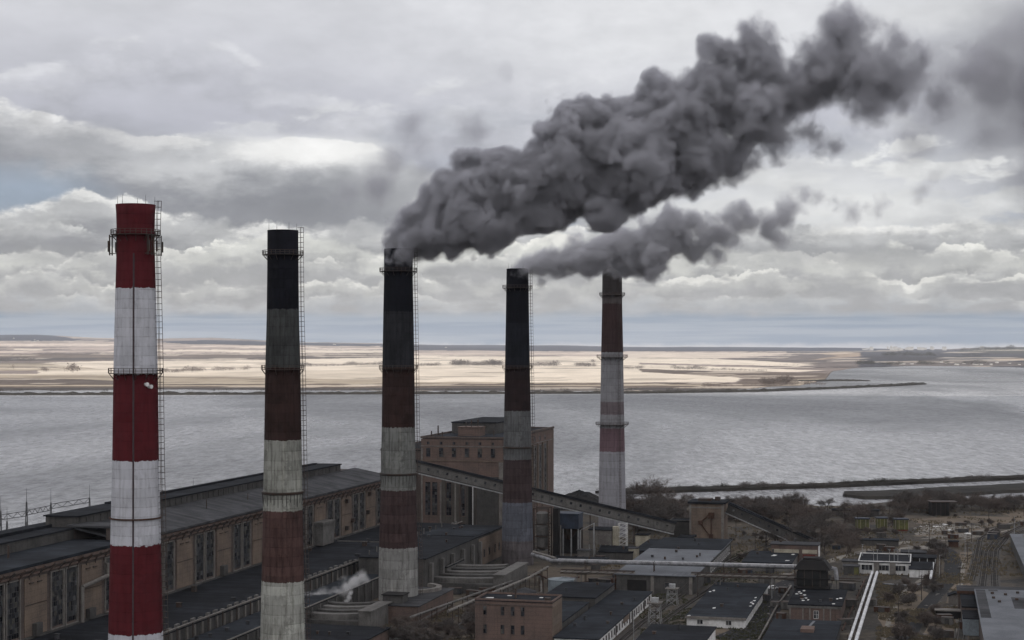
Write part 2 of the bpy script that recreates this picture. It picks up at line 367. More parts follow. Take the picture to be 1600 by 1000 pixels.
# ------------------------------------------------ far land with its fields
def ipl(t, x):
    if x <= t[0][0]: return t[0][1]
    for (a, va), (b_, vb) in zip(t, t[1:]):
        if x <= b_: return va + (vb-va)*(x-a)/(b_-a)
    return t[-1][1]
TOP = [(-600,524),(0,524.5),(60,524),(150,528.5),(250,530),(330,528.5),(400,531),(470,534.5),(600,537),(700,539.5),(900,540.5),(1100,542),(1300,543.5),(1400,545),(1480,545.5),(1540,543),(1700,543),(2200,543)]
SHORE = [(-600,610),(0,609.5),(250,607.5),(420,608.5),(700,609.5),(1050,610),(1150,608),(1200,604),(1250,601),(1290,592),(1300,580),(1340,574),(1420,571.5),(1500,571.5),(1600,573.5),(2200,574)]
DMAX = 26000.0
def fbm(x, y, o=4): return mnoise.fractal(Vector((x, y, 3.7)), 1.0, 2.0, o)
def farh(px, d):
    s = max(0.0, min(1.0, (d-7500)/(DMAX-7500))); s = s*s*(3-2*s)
    top = H + (LVL - ipl(TOP, px))*DMAX/F
    return max(0, s*top + fbm(px*.006, d/2600)*14*min(1, max(0, (d-6000)/6000)))
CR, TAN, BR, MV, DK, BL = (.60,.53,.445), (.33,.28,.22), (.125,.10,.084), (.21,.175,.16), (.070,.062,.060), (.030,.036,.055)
def mixc(a, b_, t): t = max(0, min(1, t)); return tuple(x+(y-x)*t for x, y in zip(a, b_))
BANDS_L = [(522,BL),(531.5,BL),(533,MV),(537,TAN),(540,MV),(545,MV),(547,CR),(549,MV),(552,TAN),(553.5,BR),(561,BR),(563,CR),(583,CR),(585,TAN),(597,TAN),(599,BR),(602,TAN),(604,BR),(612,DK)]
BANDS_M = [(522,BL),(539.8,BL),(547,BL),(549,MV),(551,TAN),(553,MV),(555,TAN),(557,CR),(566,CR),(568,CR),(573,TAN),(575,CR),(594,CR),(597,TAN),(600,BR),(603,MV),(606,BR),(612,DK)]
BANDS_R = [(522,BL),(541,BL),(548,BL),(550,MV),(556,BR),(560,BR),(563,CR),(570,CR),(573,MV),(577,CR),(582,TAN),(585,CR),(597,CR),(600,TAN),(604,BR),(612,DK)]
BANDS_F = [(522,BL),(543,BL),(546,MV),(549,BR),(560,DK),(568,DK),(574,BR),(590,BR),(612,BR)]
def bandc(t, y):
    if y <= t[0][0]: return t[0][1]
    for (a, ca), (b_, cb) in zip(t, t[1:]):
        if y <= b_:
            s = (y-a)/(b_-a); return mixc(ca, cb, s)
    return t[-1][1]
PK = (.36,.30,.265)
def inpoly(x, y, P):
    c_ = False; n = len(P); j = n-1
    for i in range(n):
        if (P[i][1] > y) != (P[j][1] > y) and x < (P[j][0]-P[i][0])*(y-P[i][1])/(P[j][1]-P[i][1])+P[i][0]: c_ = not c_
        j = i
    return c_
# the crop pattern, with far-right cloud shade painted in, laid over the plain from front to back: outline in (bearing, row) and colour
FIELDS = [
 (((-600,520),(2300,520),(2300,640),(-600,640)), MV, .25),
 (((-600,520),(60,521),(130,531),(190,533.5),(260,532),(-600,535)), BL, .1),
 (((-600,548),(1300,548),(1300,552),(-600,552)), PK, .3),
 (((1230,545),(2300,546),(2300,552),(1230,552)), mixc(BL,BR,.45), .3),
 (((-600,534),(200,534.5),(420,537),(600,541),(600,546),(-600,547)), PK, .35),
 (((230,534),(330,531),(470,535),(640,538),(640,541),(300,538)), BL, .15),
 (((600,536),(1000,539),(1400,542),(1400,548),(1000,549.5),(600,548)), BL, .12),
 (((240,546.5),(420,547),(600,549),(600,551),(240,549)), CR, .1),
 (((20,545),(60,545.5),(70,547.5),(20,547)), CR, .1),
 (((470,546.5),(600,547.5),(600,551.5),(540,550.5),(470,550.5)), CR, .1),
 (((-600,552),(175,553),(420,552.5),(610,551),(600,558),(420,562),(240,562),(175,564),(-600,566.5)), BR, .35),
 (((-600,560),(170,559),(250,559),(410,560.5),(250,562.5),(-600,566.5)), DK, .2),
 (((60,567),(175,564),(420,562),(520,560),(620,556),(760,553),(1000,555),(1000,600),(60,600)), CR, .06),
 (((-600,566),(60,567),(110,572),(175,578),(-600,584)), TAN, .2),
 (((-600,582),(110,584),(250,585),(420,580),(640,575.5),(640,600),(-600,600)), mixc(CR,TAN,.35), .07),
 (((-600,584),(175,586),(250,588),(420,590),(640,594),(1000,595),(1000,601),(-600,601)), TAN, .12),
 (((-600,589),(60,591),(150,593.5),(240,597),(175,601),(-600,601)), mixc(BR,DK,.4), .3),
 (((150,560),(600,556),(600,558.5),(420,561),(150,563)), mixc(BR,DK,.5), .3),
 (((640,575),(960,575.5),(1000,577.5),(640,576.8)), mixc(TAN,BR,.5), .2),
 (((640,575.5),(1000,576),(1160,583),(1150,597),(1000,598),(640,597)), CR, .05),
 (((640,547.5),(1000,550),(1230,551.5),(1290,553),(1160,560),(1000,560),(640,555)), PK, .2),
 (((980,553),(1235,552),(1160,557),(1120,560),(980,560)), mixc(CR,PK,.35), .1),
 (((1120,562),(1240,553),(1420,552),(1460,560),(1320,575),(1200,575)), mixc(DK,MV,.45), .3),
 (((640,556),(960,557),(960,566),(640,566)), CR, .08),
 (((960,560),(1110,560.5),(1230,566),(1275,570),(1240,572.5),(1090,569),(960,567)), CR, .06),
 (((960,570),(1080,571),(1230,576.5),(1290,578.5),(1230,581),(1100,579),(960,577)), CR, .06),
 (((1000,577),(1090,579.5),(1230,581.5),(1300,583),(1300,610),(1140,610),(1160,590),(1000,582)), BR, .3),
 (((1240,592),(1300,591),(1330,596),(1280,601),(1230,601)), TAN, .3),
 (((-600,600),(640,600),(1140,598),(1180,610),(1180,640),(-600,640)), BR, .3),
 (((-600,602),(300,601.5),(700,602),(1100,601),(1100,603),(-600,604)), TAN, .2),
 (((-600,606),(1200,606),(1200,640),(-600,640)), DK, .2),
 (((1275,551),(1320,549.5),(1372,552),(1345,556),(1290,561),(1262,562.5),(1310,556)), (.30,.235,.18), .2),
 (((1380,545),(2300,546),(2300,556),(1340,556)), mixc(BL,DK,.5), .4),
 (((1345,549),(1440,547),(1560,556),(1800,554),(2300,556),(2300,580),(1340,580)), mixc(BL,DK,.5), .3),  # far-right land: cloud shade put into the field colour
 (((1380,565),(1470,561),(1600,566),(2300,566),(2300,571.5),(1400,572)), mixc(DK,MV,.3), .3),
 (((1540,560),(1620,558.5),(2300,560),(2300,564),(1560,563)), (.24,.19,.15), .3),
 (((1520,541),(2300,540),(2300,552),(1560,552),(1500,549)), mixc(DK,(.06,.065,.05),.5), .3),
]
BOX = [(min(p[0] for p in P), max(p[0] for p in P), min(p[1] for p in P), max(p[1] for p in P)) for P, _, _ in FIELDS]
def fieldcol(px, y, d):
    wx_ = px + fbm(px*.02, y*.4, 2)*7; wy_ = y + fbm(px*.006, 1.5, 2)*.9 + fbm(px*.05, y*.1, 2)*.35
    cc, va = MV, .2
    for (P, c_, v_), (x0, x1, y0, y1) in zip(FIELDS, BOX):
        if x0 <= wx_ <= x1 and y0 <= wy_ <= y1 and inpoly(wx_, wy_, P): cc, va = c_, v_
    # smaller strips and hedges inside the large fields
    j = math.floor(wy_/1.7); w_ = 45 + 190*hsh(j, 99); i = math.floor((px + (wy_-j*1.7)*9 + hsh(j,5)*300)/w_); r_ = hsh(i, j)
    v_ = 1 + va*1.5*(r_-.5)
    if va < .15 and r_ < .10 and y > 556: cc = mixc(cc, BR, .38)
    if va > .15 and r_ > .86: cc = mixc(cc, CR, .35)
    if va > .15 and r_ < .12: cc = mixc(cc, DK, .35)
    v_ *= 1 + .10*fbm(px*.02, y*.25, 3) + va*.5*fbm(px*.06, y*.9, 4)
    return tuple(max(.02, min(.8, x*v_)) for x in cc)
def hsh(i, j): return random.Random(i*7919+j*104729+13).random()
cols, rows = 700, 240
pxs = [-500 + 2600*i/cols for i in range(cols+1)]
mm = M(); colr = []
for px in pxs:
    ys = ipl(SHORE, px) + fbm(px*.02, 5.5)*.9; q1 = LVL + H*F/DMAX
    for j in range(rows+1):
        t = j/rows
        q = ys + (q1 - ys)*t; d = H*F/(q-LVL); z = farh(px, d)
        if j == 0: z = -2.0
        elif j == 1: z = 0.0
        mm.v.append(((px-800)/F*d, d, z)); colr.append((px, LVL-(z-H)*F/d, d))
n_ = rows+1
for i in range(cols):
    for j in range(rows): mm.f.append([i*n_+j, (i+1)*n_+j, (i+1)*n_+j+1, i*n_+j+1]); mm.mi.append(0)
m, b = newmat('fields')
at = b.n('ShaderNodeVertexColor', layer_name='crop_shade')
co_ = b.n('ShaderNodeTexCoord').outputs['Object']
nf = b.noise(b.vmul(co_, (.004,.0015,1)), 1.0, 6, .65)
fc = b.mix(.5, at.outputs[0], b.vmul(at.outputs[0], b.comb(b.ss(nf,.3,.7,.75,1.25), b.ss(nf,.3,.7,.75,1.25), b.ss(nf,.3,.7,.75,1.25))))
finish(b, fc, 1.0, None, spec=.1); MT['field'] = m
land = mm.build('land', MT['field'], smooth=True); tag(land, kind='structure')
ca = land.data.color_attributes.new('crop_shade', 'FLOAT_COLOR', 'POINT')
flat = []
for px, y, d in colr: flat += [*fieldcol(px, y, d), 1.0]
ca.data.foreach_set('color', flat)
# ------------------------------------------------ dikes and spits in the lake
MT['dike'] = surf('dike_earth', (.034,.031,.027), (.019,.018,.017), .05, 1.0, 0)
def ridge(name, pts, w, h, rough_=.5, z0=-3, segs=220):
    """a low embankment with an uneven top"""
    P = []
    tot = [0]
    for a, c_ in zip(pts, pts[1:]): tot.append(tot[-1] + math.hypot(c_[0]-a[0], c_[1]-a[1]))
    for i in range(segs+1):
        s = tot[-1]*i/segs
        k = max(j for j in range(len(tot)) if tot[j] <= s+1e-9); k = min(k, len(pts)-2)
        t = (s-tot[k])/(tot[k+1]-tot[k]); P.append(Vector((pts[k][0]+(pts[k+1][0]-pts[k][0])*t, pts[k][1]+(pts[k+1][1]-pts[k][1])*t, 0)))
    mm = M(); prof = [(-.5,-1),(-.42,.1),(-.2,.85),(.15,1),(.4,.2),(.5,-1)]
    for i, p in enumerate(P):
        t = (P[min(segs,i+1)]-P[max(0,i-1)]).normalized(); n_ = Vector((t.y,-t.x,0)); e = min(1, (segs-i)/8+.05, i/8+.05)
        for k, (a, hh) in enumerate(prof):
            rr = 1 + rough_*mnoise.fractal(Vector((p.x*.05+k, p.y*.05, k)), 1, 2, 3)
            mm.v.append(tuple(p + n_*(a*w*e*(1+.25*(rr-1))) + Vector((0,0, z0 if hh < 0 else hh*h*rr*e))))
    q = len(prof)
    for i in range(segs):
        for k in range(q-1): mm.f.append([i*q+k, (i+1)*q+k, (i+1)*q+k+1, i*q+k+1]); mm.mi.append(0)
    return tag(mm.build(name, MT['dike'], smooth=False), kind='structure')
ridge('dike', [G(x,y)[:2] for x, y in ((930,767),(1000,767),(1150,762),(1300,757.5),(1450,751),(1600,745),(1750,740))], 12, 1.3, .9)
ridge('dike_far_bank', [G(x,y)[:2] for x, y in ((-300,617),(0,616),(300,615.5),(700,614.5),(1000,613.5),(1180,611),(1300,606.5),(1400,602),(1448,599.3))], 22, 3.2, .9, segs=500)
ridge('spit', [G(x,y)[:2] for x, y in ((1318,772),(1370,771.5),(1440,769),(1520,764),(1600,760),(1720,757))], 46, 1.1, .6)
ridge('spit_far_bank', [G(x,y)[:2] for x, y in ((1240,596),(1300,594.5),(1360,594.5))], 30, 3.0, .6, segs=60)
# bare shrub belts far across the lake: one mass each, no single shrub can be told apart
MT['dikebush'] = surf('dark_scrub', (.045,.042,.032), (.026,.025,.022), .1, 1.0, 0)
def belt(px0, px1, y0, y1, hm, n, spread=30, mat='twig2', seed=1):
    rnd = random.Random(seed); mm = M()
    for i in range(n):
        t = rnd.random(); px = px0+(px1-px0)*t; 
        if fbm(px*.03+seed*7, seed, 3) < -.25+.25*rnd.random(): continue
        q = y0+(y1-y0)*t; d = H*F/(q-LVL)*(1+rnd.uniform(-1,1)*spread/1000); x = (px-800)/F*d; z = farh(px,d) if d > 3400 else 0
        r = hm*rnd.uniform(.35,.6)*(.6+.6*max(0,.4+fbm(px*.05,seed*3.1,3))); 
        cz = z + r*.8
        for k in range(26):
            a = rnd.uniform(0,6.28); e = rnd.uniform(-.3,1.4); rr = r*rnd.uniform(.5,1.15)
            p = Vector((x+math.cos(a)*math.cos(e)*rr*1.5, d+math.sin(a)*math.cos(e)*rr, cz+math.sin(e)*rr))
            s_ = r*.22; v1 = Vector((rnd.uniform(-1,1),rnd.uniform(-1,1),rnd.uniform(-.3,1)))*s_; v2 = Vector((rnd.uniform(-1,1),rnd.uniform(-1,1),rnd.uniform(-.3,1)))*s_
            mm.add([p, p+v1, p+v2], [(0,1,2)])
        mm.add([(x,d,z),(x-.3,d,z+r),(x+.3,d,z+r)],[(0,1,2)])
    return tag(mm.build('shrubbery', MT[mat]), kind='stuff')
belt(-60, 115, 573, 583, 24, 800, 30, 'twig2', 1)
belt(-60, 60, 566, 568, 24, 200, 20, 'twig', 31)
belt(250, 350, 583, 580, 17, 240, 15, 'twig2', 2); belt(350, 425, 579, 578, 22, 160, 12, 'twig2', 32)
belt(455, 600, 574, 571, 20, 330, 12, 'twig', 3)
belt(640, 700, 573, 573, 18, 160, 10, 'twig', 4); belt(705, 800, 572.5, 572.5, 26, 420, 12, 'twig', 34)
belt(825, 930, 573, 573.5, 24, 380, 12, 'twig', 5); belt(925, 960, 569, 569, 30, 120, 10, 'twig', 35)
belt(975, 1110, 577, 578, 18, 330, 12, 'twig', 6); belt(1110, 1200, 579, 580, 12, 150, 10, 'twig', 36)
belt(1060, 1290, 605, 602, 9, 420, 9, 'twig2', 7)
belt(1190, 1235, 602, 601, 22, 200, 9, 'twig2', 8)
belt(0, 1250, 612, 609, 5, 900, 5, 'dikebush', 9)
belt(1000, 1400, 615, 604, 5, 300, 5, 'dikebush', 39)
belt(150, 600, 561.5, 561, 16, 500, 20, 'twig', 10)
belt(200, 640, 552, 551, 20, 240, 60, 'twig', 41)
belt(1340, 1640, 571, 568, 22, 800, 40, 'dikebush', 11)
belt(1380, 1560, 562, 560, 34, 420, 60, 'dikebush', 12); belt(1500, 1680, 556, 555, 50, 420, 100, 'dikebush', 42)
belt(1150, 1400, 572, 571, 9, 120, 12, 'twig', 43)
for k, (a_, b2, ya, yb) in enumerate(((930,1150,766.5,762),(1150,1300,762,757.5),(1300,1450,757.5,751),(1450,1640,751,743.5))):
    belt(a_, b2, ya, yb, 2.9, 420, 5, 'twig' if k%2 else 'dikebush', 20+k)
# ------------------------------------------------ unseen cloud sheet added above and behind the viewer to shade the plant
m, b = newmat('shade_cloud')
co_ = b.n('ShaderNodeTexCoord').outputs['Object']
d_ = b.n('ShaderNodeBsdfDiffuse'); d_.inputs[0].default_value = (.86,.87,.90,1)
t_ = b.n('ShaderNodeBsdfTranslucent'); t_.inputs[0].default_value = (.93,.94,.98,1)
mx = b.n('ShaderNodeMixShader'); mx.inputs[0].default_value = .72
b.nt.links.new(d_.outputs[0], mx.inputs[1]); b.nt.links.new(t_.outputs[0], mx.inputs[2])
o_ = b.n('ShaderNodeOutputMaterial'); b.nt.links.new(mx.outputs[0], o_.inputs[0])
mm = M(); nx, ny = 70, 60
X0, X1, Y0, Y1 = -9000, 8000, -8500, 1150
def cl(x, y): return 1500 + 120*mnoise.fractal(Vector((x/900, y/900, 1)), 1, 2, 4)
for j in range(ny+1):
    for i in range(nx+1):
        x = X0+(X1-X0)*i/nx; y = Y0+(Y1-Y0)*j/ny; mm.v.append((x, y, cl(x,y)))
for j in range(ny):
    for i in range(nx): mm.f.append([j*(nx+1)+i, j*(nx+1)+i+1, (j+1)*(nx+1)+i+1, (j+1)*(nx+1)+i]); mm.mi.append(0)
tag(mm.build('cloud', m, smooth=True), kind='stuff')  # added out of view for the shade it casts on the plant
# ------------------------------------------------ smoke
from mathutils import Matrix
def blobfield(name, blobs, world, org, dens, colr, soft, ns, namp, fade=None, step=.15, detail=6, aniso=.0, bias=.0, rag=None):
    """participating medium whose density follows the fused puffs, torn by turbulence"""
    m, b = newmat(name)
    co_ = b.n('ShaderNodeTexCoord').outputs['Object']
    f = None
    for (p, r) in world:
        q = p - org
        dn_ = b.n('ShaderNodeVectorMath', operation='DISTANCE'); b.put(dn_.inputs[0], co_); dn_.inputs[1].default_value = tuple(q)
        g = b.m('SUBTRACT', r, dn_.outputs['Value'])
        f = g if f is None else b.m('SMOOTH_MAX', f, g, 2.0)
    n1_ = b.noise(co_, ns*.55, 1, .5); n2_ = b.noise(b.vadd(co_, (31.0, 7.0, 3.0)), ns*1.5, 1, .5); n3_ = b.noise(co_, ns*1.9, detail, .66, .4)
    b1 = b.m('ABSOLUTE', b.m('SUBTRACT', n1_, .5)); b2 = b.m('ABSOLUTE', b.m('SUBTRACT', n2_, .5))   # rounded lobes, sharp creases
    dsp = b.m('ADD', b.m('MULTIPLY', b.m('SUBTRACT', b1, .085), 44*namp), b.m('MULTIPLY', b.m('SUBTRACT', b2, .085), 16*namp))
    fb = b.m('MULTIPLY', b.m('SUBTRACT', n3_, .5), 18*namp)
    x_ = b.sep(co_)[0]
    if rag:                                            # small billows at the mouth, tearing up as it drifts off
        fb = b.m('MULTIPLY', fb, b.ss(x_, rag[0], rag[1], 1.0, rag[2])); dsp = b.m('MULTIPLY', dsp, b.ss(x_, 0.0, 50.0, .7, 1.0)); fb = b.m('MULTIPLY', fb, b.ss(x_, 0.0, 35.0, .8, 1.0))
    bs_ = b.m('MULTIPLY', b.ss(x_, -4.0, 18.0, .55, 1.0), bias) if rag else bias
    f = b.m('ADD', b.m('ADD', f, b.m('ADD', dsp, fb)), bs_)
    d_ = b.m('DIVIDE', f, soft if not rag else b.ss(x_, rag[0], rag[1], soft, soft*rag[3]), clamp=True)
    d_ = b.m('MULTIPLY', b.m('MULTIPLY', d_, d_), dens)
    if fade: d_ = b.m('MULTIPLY', d_, b.ss(x_, fade[0], fade[1], 1.0, fade[2]))
    pv = b.n('ShaderNodeVolumePrincipled'); pv.inputs['Color'].default_value = (*colr,1); b.put(pv.inputs['Density'], d_)
    pv.inputs['Anisotropy'].default_value = aniso
    o_ = b.n('ShaderNodeOutputMaterial'); b.nt.links.new(pv.outputs[0], o_.inputs['Volume'])
    m.cycles.homogeneous_volume = False; m.cycles.volume_step_rate = step
    return m
def plume(name, label, blobs, d0, dslope, dens, colr, soft=3., ns=.07, namp=1., inflate=3.5, vox=2.0, yjit=.3, seed=0, step_m=1.6, fade=None, rag=None, bias=0.0, detail=6, sat=0):
    rnd = random.Random(seed); world = []
    for k, (px, py, r) in enumerate(blobs):
        d = d0 + dslope*(px-blobs[0][0]); rr = r*d/F
        p = Vector(((px-800)/F*d, d + rnd.uniform(-1,1)*yjit*rr, H-(py-LVL)*d/F)); world.append((p, rr))
        for q in range(sat):
            a = rnd.uniform(0, 6.28); world.append((p + Vector((math.cos(a), rnd.uniform(-.5,.5), math.sin(a)))*rr*.85, rr*rnd.uniform(.3,.5)))
    bm = bmesh.new()
    for p, rr in world:
        ret = bmesh.ops.create_icosphere(bm, subdivisions=3, radius=rr*1.05+inflate)
        for v in ret['verts']: v.co += p
    me = bpy.data.meshes.new(name); bm.to_mesh(me); bm.free()
    o = bpy.data.objects.new(name, me); SC.collection.objects.link(o)
    md = o.modifiers.new('r', 'REMESH'); md.mode = 'VOXEL'; md.voxel_size = vox
    dg = bpy.context.evaluated_depsgraph_get(); dg.update()
    me2 = bpy.data.meshes.new_from_object(o.evaluated_get(dg)); o.modifiers.clear(); o.data = me2; bpy.data.meshes.remove(me)
    me2.name = name
    # drop inner shells left by the fusing
    bm = bmesh.new(); bm.from_mesh(me2); seen = set(); kill = []
    for v0 in bm.verts:
        if v0 in seen: continue
        st = [v0]; isl = []; seen.add(v0)
        while st:
            q = st.pop(); isl.append(q)
            for e in q.link_edges:
                w_ = e.other_vert(q)
                if w_ not in seen: seen.add(w_); st.append(w_)
        vol = 0.0
        for fc in {fc for q in isl for fc in q.link_faces}:
            a_ = fc.verts[0].co
            for i in range(1, len(fc.verts)-1): vol += a_.dot(fc.verts[i].co.cross(fc.verts[i+1].co))
        if vol < 0: kill += isl
    bmesh.ops.delete(bm, geom=kill, context='VERTS'); bm.to_mesh(me2); bm.free()
    org = world[0][0].copy()
    me2.transform(Matrix.Translation(-org)); o.location = org
    me2.materials.clear()
    avg = sum(o.dimensions)/3/10
    mt = blobfield(name+'_medium', blobs, world, org, dens, colr, soft, ns, namp, fade, max(.02, step_m/max(avg,.1)), detail, bias=bias, rag=rag)
    me2.materials.append(mt)
    me2.polygons.foreach_set('use_smooth', [True]*len(me2.polygons))
    tag(o, label, 'smoke', None, 'thing'); return o
A = [(624,399,21),(612,385,13),(640,392,12),(676,388,12),(705,392,10),(633,364,26),(650,350,32),(668,352,32),(690,322,36),(704,352,36),(700,295,22),(722,262,15),(735,322,50),(745,366,24),(772,306,50),(802,300,48),(790,276,24),(815,268,24),
     (842,308,48),(900,290,46),(935,312,36),(1000,272,52),(1072,258,42),(772,345,22),(862,275,50),(880,232,44),(884,180,18),(915,172,20),(905,212,44),(930,248,60),(955,300,34),(962,205,48),(990,248,68),(1040,205,60),(1036,132,15),(1028,280,36),(1082,178,52),(1090,235,50),
     (1132,145,46),(1142,88,28),(1118,78,14),(1180,62,26),(1192,112,46),(1180,180,54),(1150,245,30),(1228,150,46),(1265,120,46),
     (1215,215,24),(1262,205,24),(1300,228,18),(1302,105,50),(1330,52,42),(1338,118,60),(1330,20,18),(1395,128,52),(1425,120,40),(1360,165,38),(1440,92,28),(1472,78,18),(1400,60,24),(1470,150,34),(1520,110,34)]
plume('smoke', 'biggest, thickest dark grey smoke plume pouring from the third chimney', A, 551, .02, .85, (.67,.675,.73), 2.6, .084, .60, inflate=5.2, bias=3.5, vox=1.6, rag=(60,165,2.1,4.2), fade=(105,190,.34), step_m=1.5)
B = [(812,424,15),(826,413,20),(846,409,22),(870,410,23),(895,404,25),(920,402,27),(945,398,26),(965,392,28),(985,394,34),(1010,402,36),(1020,374,32),(1046,358,30),(1064,372,28),(1078,390,22),(1015,428,15),
     (1085,345,18),(1104,370,26),(1128,370,26),(1145,372,20),(1184,346,20),(1226,345,20),(1300,318,16),(1330,330,20),(1370,322,18),(1122,396,17),(1150,352,22),(1168,338,18),(1200,352,24),(1216,368,20),(1236,322,24),(1255,302,18),(1275,308,16),(845,440,8)]
plume('smoke', 'medium grey smoke plume bending off the fourth chimney past the fifth', B, 676, .02, .44, (.79,.795,.845), 3.0, .10, .5, inflate=4, bias=2.3, vox=1.6, rag=(45,135,1.7,2.7), fade=(60,150,.6), step_m=1.3, seed=5)
plume('smoke', 'small pale smoke puff spilling over the rim of the fifth chimney', [(957,420,15),(966,410,14),(976,422,13),(990,415,16)], 775, .02, .45, (.80,.80,.84), 2.0, .14, .25, inflate=1.5, bias=1.0, vox=1.0, seed=7, step_m=1.0)
plume('smoke', 'thin ragged smoke fading out toward the right edge past the end of the biggest plume', [(1455,120,46),(1500,120,56),(1480,180,60),(1560,120,90),(1605,60,90),(1550,210,75),(1650,150,110),(1610,280,70),(1450,215,45),(1540,20,50)], 590, .02, .11, (.62,.62,.67), 18., .045, 1.1, inflate=5, vox=3, seed=8, step_m=3.5, bias=1.5, detail=7)
plume('smoke', 'faint smoke wisps drifting high above the third chimney', [(640,195,44),(655,228,42),(615,255,40),(745,203,50),(705,225,36),(670,262,42),(798,118,26),(585,290,44),(540,305,40)], 700, .02, .075, (.58,.58,.64), 10., .06, .75, inflate=3, vox=2.5, seed=9, step_m=3.0, bias=-.8, detail=7)
plume('smoke', 'faint lone smoke puff between the ragged plume end and the horizon clouds', [(1455,275,22),(1440,298,18),(1475,300,16)], 640, .02, .14, (.64,.64,.69), 6., .08, .6, inflate=2.5, vox=2, seed=10, step_m=2.0, detail=6)
plume('steam', 'white steam drifting over the low roof between the second and third chimneys', [(478,936,17),(494,934,17),(510,930,16),(526,924,15),(541,916,14),(553,908,13),(566,902,11)], 545, .05, .42, (.97,.97,.98), 3.2, .22, .30, inflate=.8, vox=.8, seed=11, step_m=.7)
plume('steam', 'small white steam jet rising beside the third chimney', [(538,952,9),(541,943,8),(544,934,7),(552,952,7),(547,926,6)], 545, .05, 1.0, (.97,.97,.98), .8, .4, .12, inflate=.4, vox=.5, seed=12, step_m=.5)
# ------------------------------------------------ chimneys
def bandmat(name, bands, ztop, row=2.4, streak=.6, grime=.5):
    """bands: [(z_from, colour)] from the foot up, painted rings on brick or concrete, with soot runs and course lines"""
    m, b = newmat(name)
    co_ = b.n('ShaderNodeTexCoord').outputs['Object']; x, y, z = b.sep(co_)
    wob = b.m('MULTIPLY', b.m('SUBTRACT', b.noise(co_, 1.1, 4, .7), .5), 1.5)
    f = b.m('DIVIDE', b.m('ADD', z, wob), ztop)
    col = b.ramp(f, [(max(0, z0/ztop), c_) for z0, c_ in bands], 'CONSTANT')
    ang = b.m('ARCTAN2', y, x)
    cyl_ = b.comb(b.m('MULTIPLY', ang, 5.0), 0.0, b.m('MULTIPLY', z, .05))
    st = b.noise(b.vadd(cyl_, b.comb(b.m('MULTIPLY', b.noise(co_, .25, 3, .6), .9), 0.0, 0.0)), 1.25, 6, .7)
    cyl3 = b.comb(b.m('MULTIPLY', ang, 5.0), 4.0, b.m('MULTIPLY', z, .12)); rn = b.noise(cyl3, .55, 5, .65)
    cyl2 = b.comb(b.m('MULTIPLY', ang, 5.0), 2.0, b.m('MULTIPLY', z, .35))
    pt = b.noise(cyl2, .8, 6, .7)
    dk = b.m('MULTIPLY', b.ss(st, .47, .66), streak*1.25); lt = b.m('MULTIPLY', b.ss(st, .46, .30), streak*.55)
    col = b.mix(dk, col, b.vmul(col, (.50, .49, .47)))
    col = b.mix(lt, col, b.vmul(col, (1.5, 1.5, 1.48)))
    col = b.mix(b.m('MULTIPLY', b.ss(pt, .45, .70), grime), col, b.vmul(col, (.62, .61, .60)))
    fr = b.m('FRACT', b.m('DIVIDE', b.m('ADD', z, b.m('MULTIPLY', wob, .25)), row))
    ln = b.m('MULTIPLY', b.ss(fr, .10, .03), b.ss(pt, .35, .6, .15, .6))
    col = b.mix(ln, col, b.vmul(col, (.55, .54, .53)))
    ca_ = b.m('FLOOR', b.m('ADD', b.m('MULTIPLY', ang, .8), b.m('MULTIPLY', b.noise(co_, .9, 3, .6), 2.0))); cz_ = b.m('FLOOR', b.m('DIVIDE', z, row))
    wn = b.n('ShaderNodeTexWhiteNoise', noise_dimensions='2D'); b.put(wn.inputs['Vector'], b.comb(ca_, cz_))
    cv = b.m('MULTIPLY_ADD', wn.outputs['Value'], .20*grime*2, 1-.10*grime*2); col = b.vmul(col, b.comb(cv, cv, cv))
    big = b.noise(cyl2, .22, 4, .6)
    col = b.mix(b.m('MULTIPLY', b.ss(rn, .44, .30), grime*.6), col, b.vmul(col, (1.45, 1.43, 1.38)))
    col = b.mix(b.m('MULTIPLY', b.ss(big, .48, .72), grime*.9), col, b.vmul(col, (.55, .55, .54)))
    finish(b, col, .9, b.m('ADD', pt, b.m('MULTIPLY', ln, -1.0)), .4, .15, 0.0, .12); return m
def rail_ring(mm, r0, r1, z, npost=28, hrail=1.1, t=.16):
    """gallery: floor ring, posts, two rails, and diagonal brackets"""
    mm.lathe([(r0-.1,z-.12),(r1,z-.12),(r1,z),(r0-.1,z)], 40, cap=False)
    for h_, in ((hrail,),(hrail*.5,)):
        pts = [(math.cos(2*math.pi*i/40)*r1, math.sin(2*math.pi*i/40)*r1, z+h_) for i in range(40)]
        for i in range(40): mm.tube(pts[i], pts[(i+1)%40], t*.45, n=4, caps=False)
    for i in range(npost):
        a = 2*math.pi*i/npost; c_, s_ = math.cos(a), math.sin(a)
        mm.tube((c_*r1,s_*r1,z), (c_*r1,s_*r1,z+hrail), t*.5, n=4)
        if i % 2 == 0: mm.tube((c_*(r0-.1),s_*(r0-.1),z-1.6), (c_*(r1-.05),s_*(r1-.05),z-.1), t*.55, n=4)
def interp(prof, z):
    for (r0, z0), (r1, z1) in zip(prof, prof[1:]):
        if z <= z1: return r0 + (r1-r0)*(z-z0)/(z1-z0)
    return prof[-1][0]
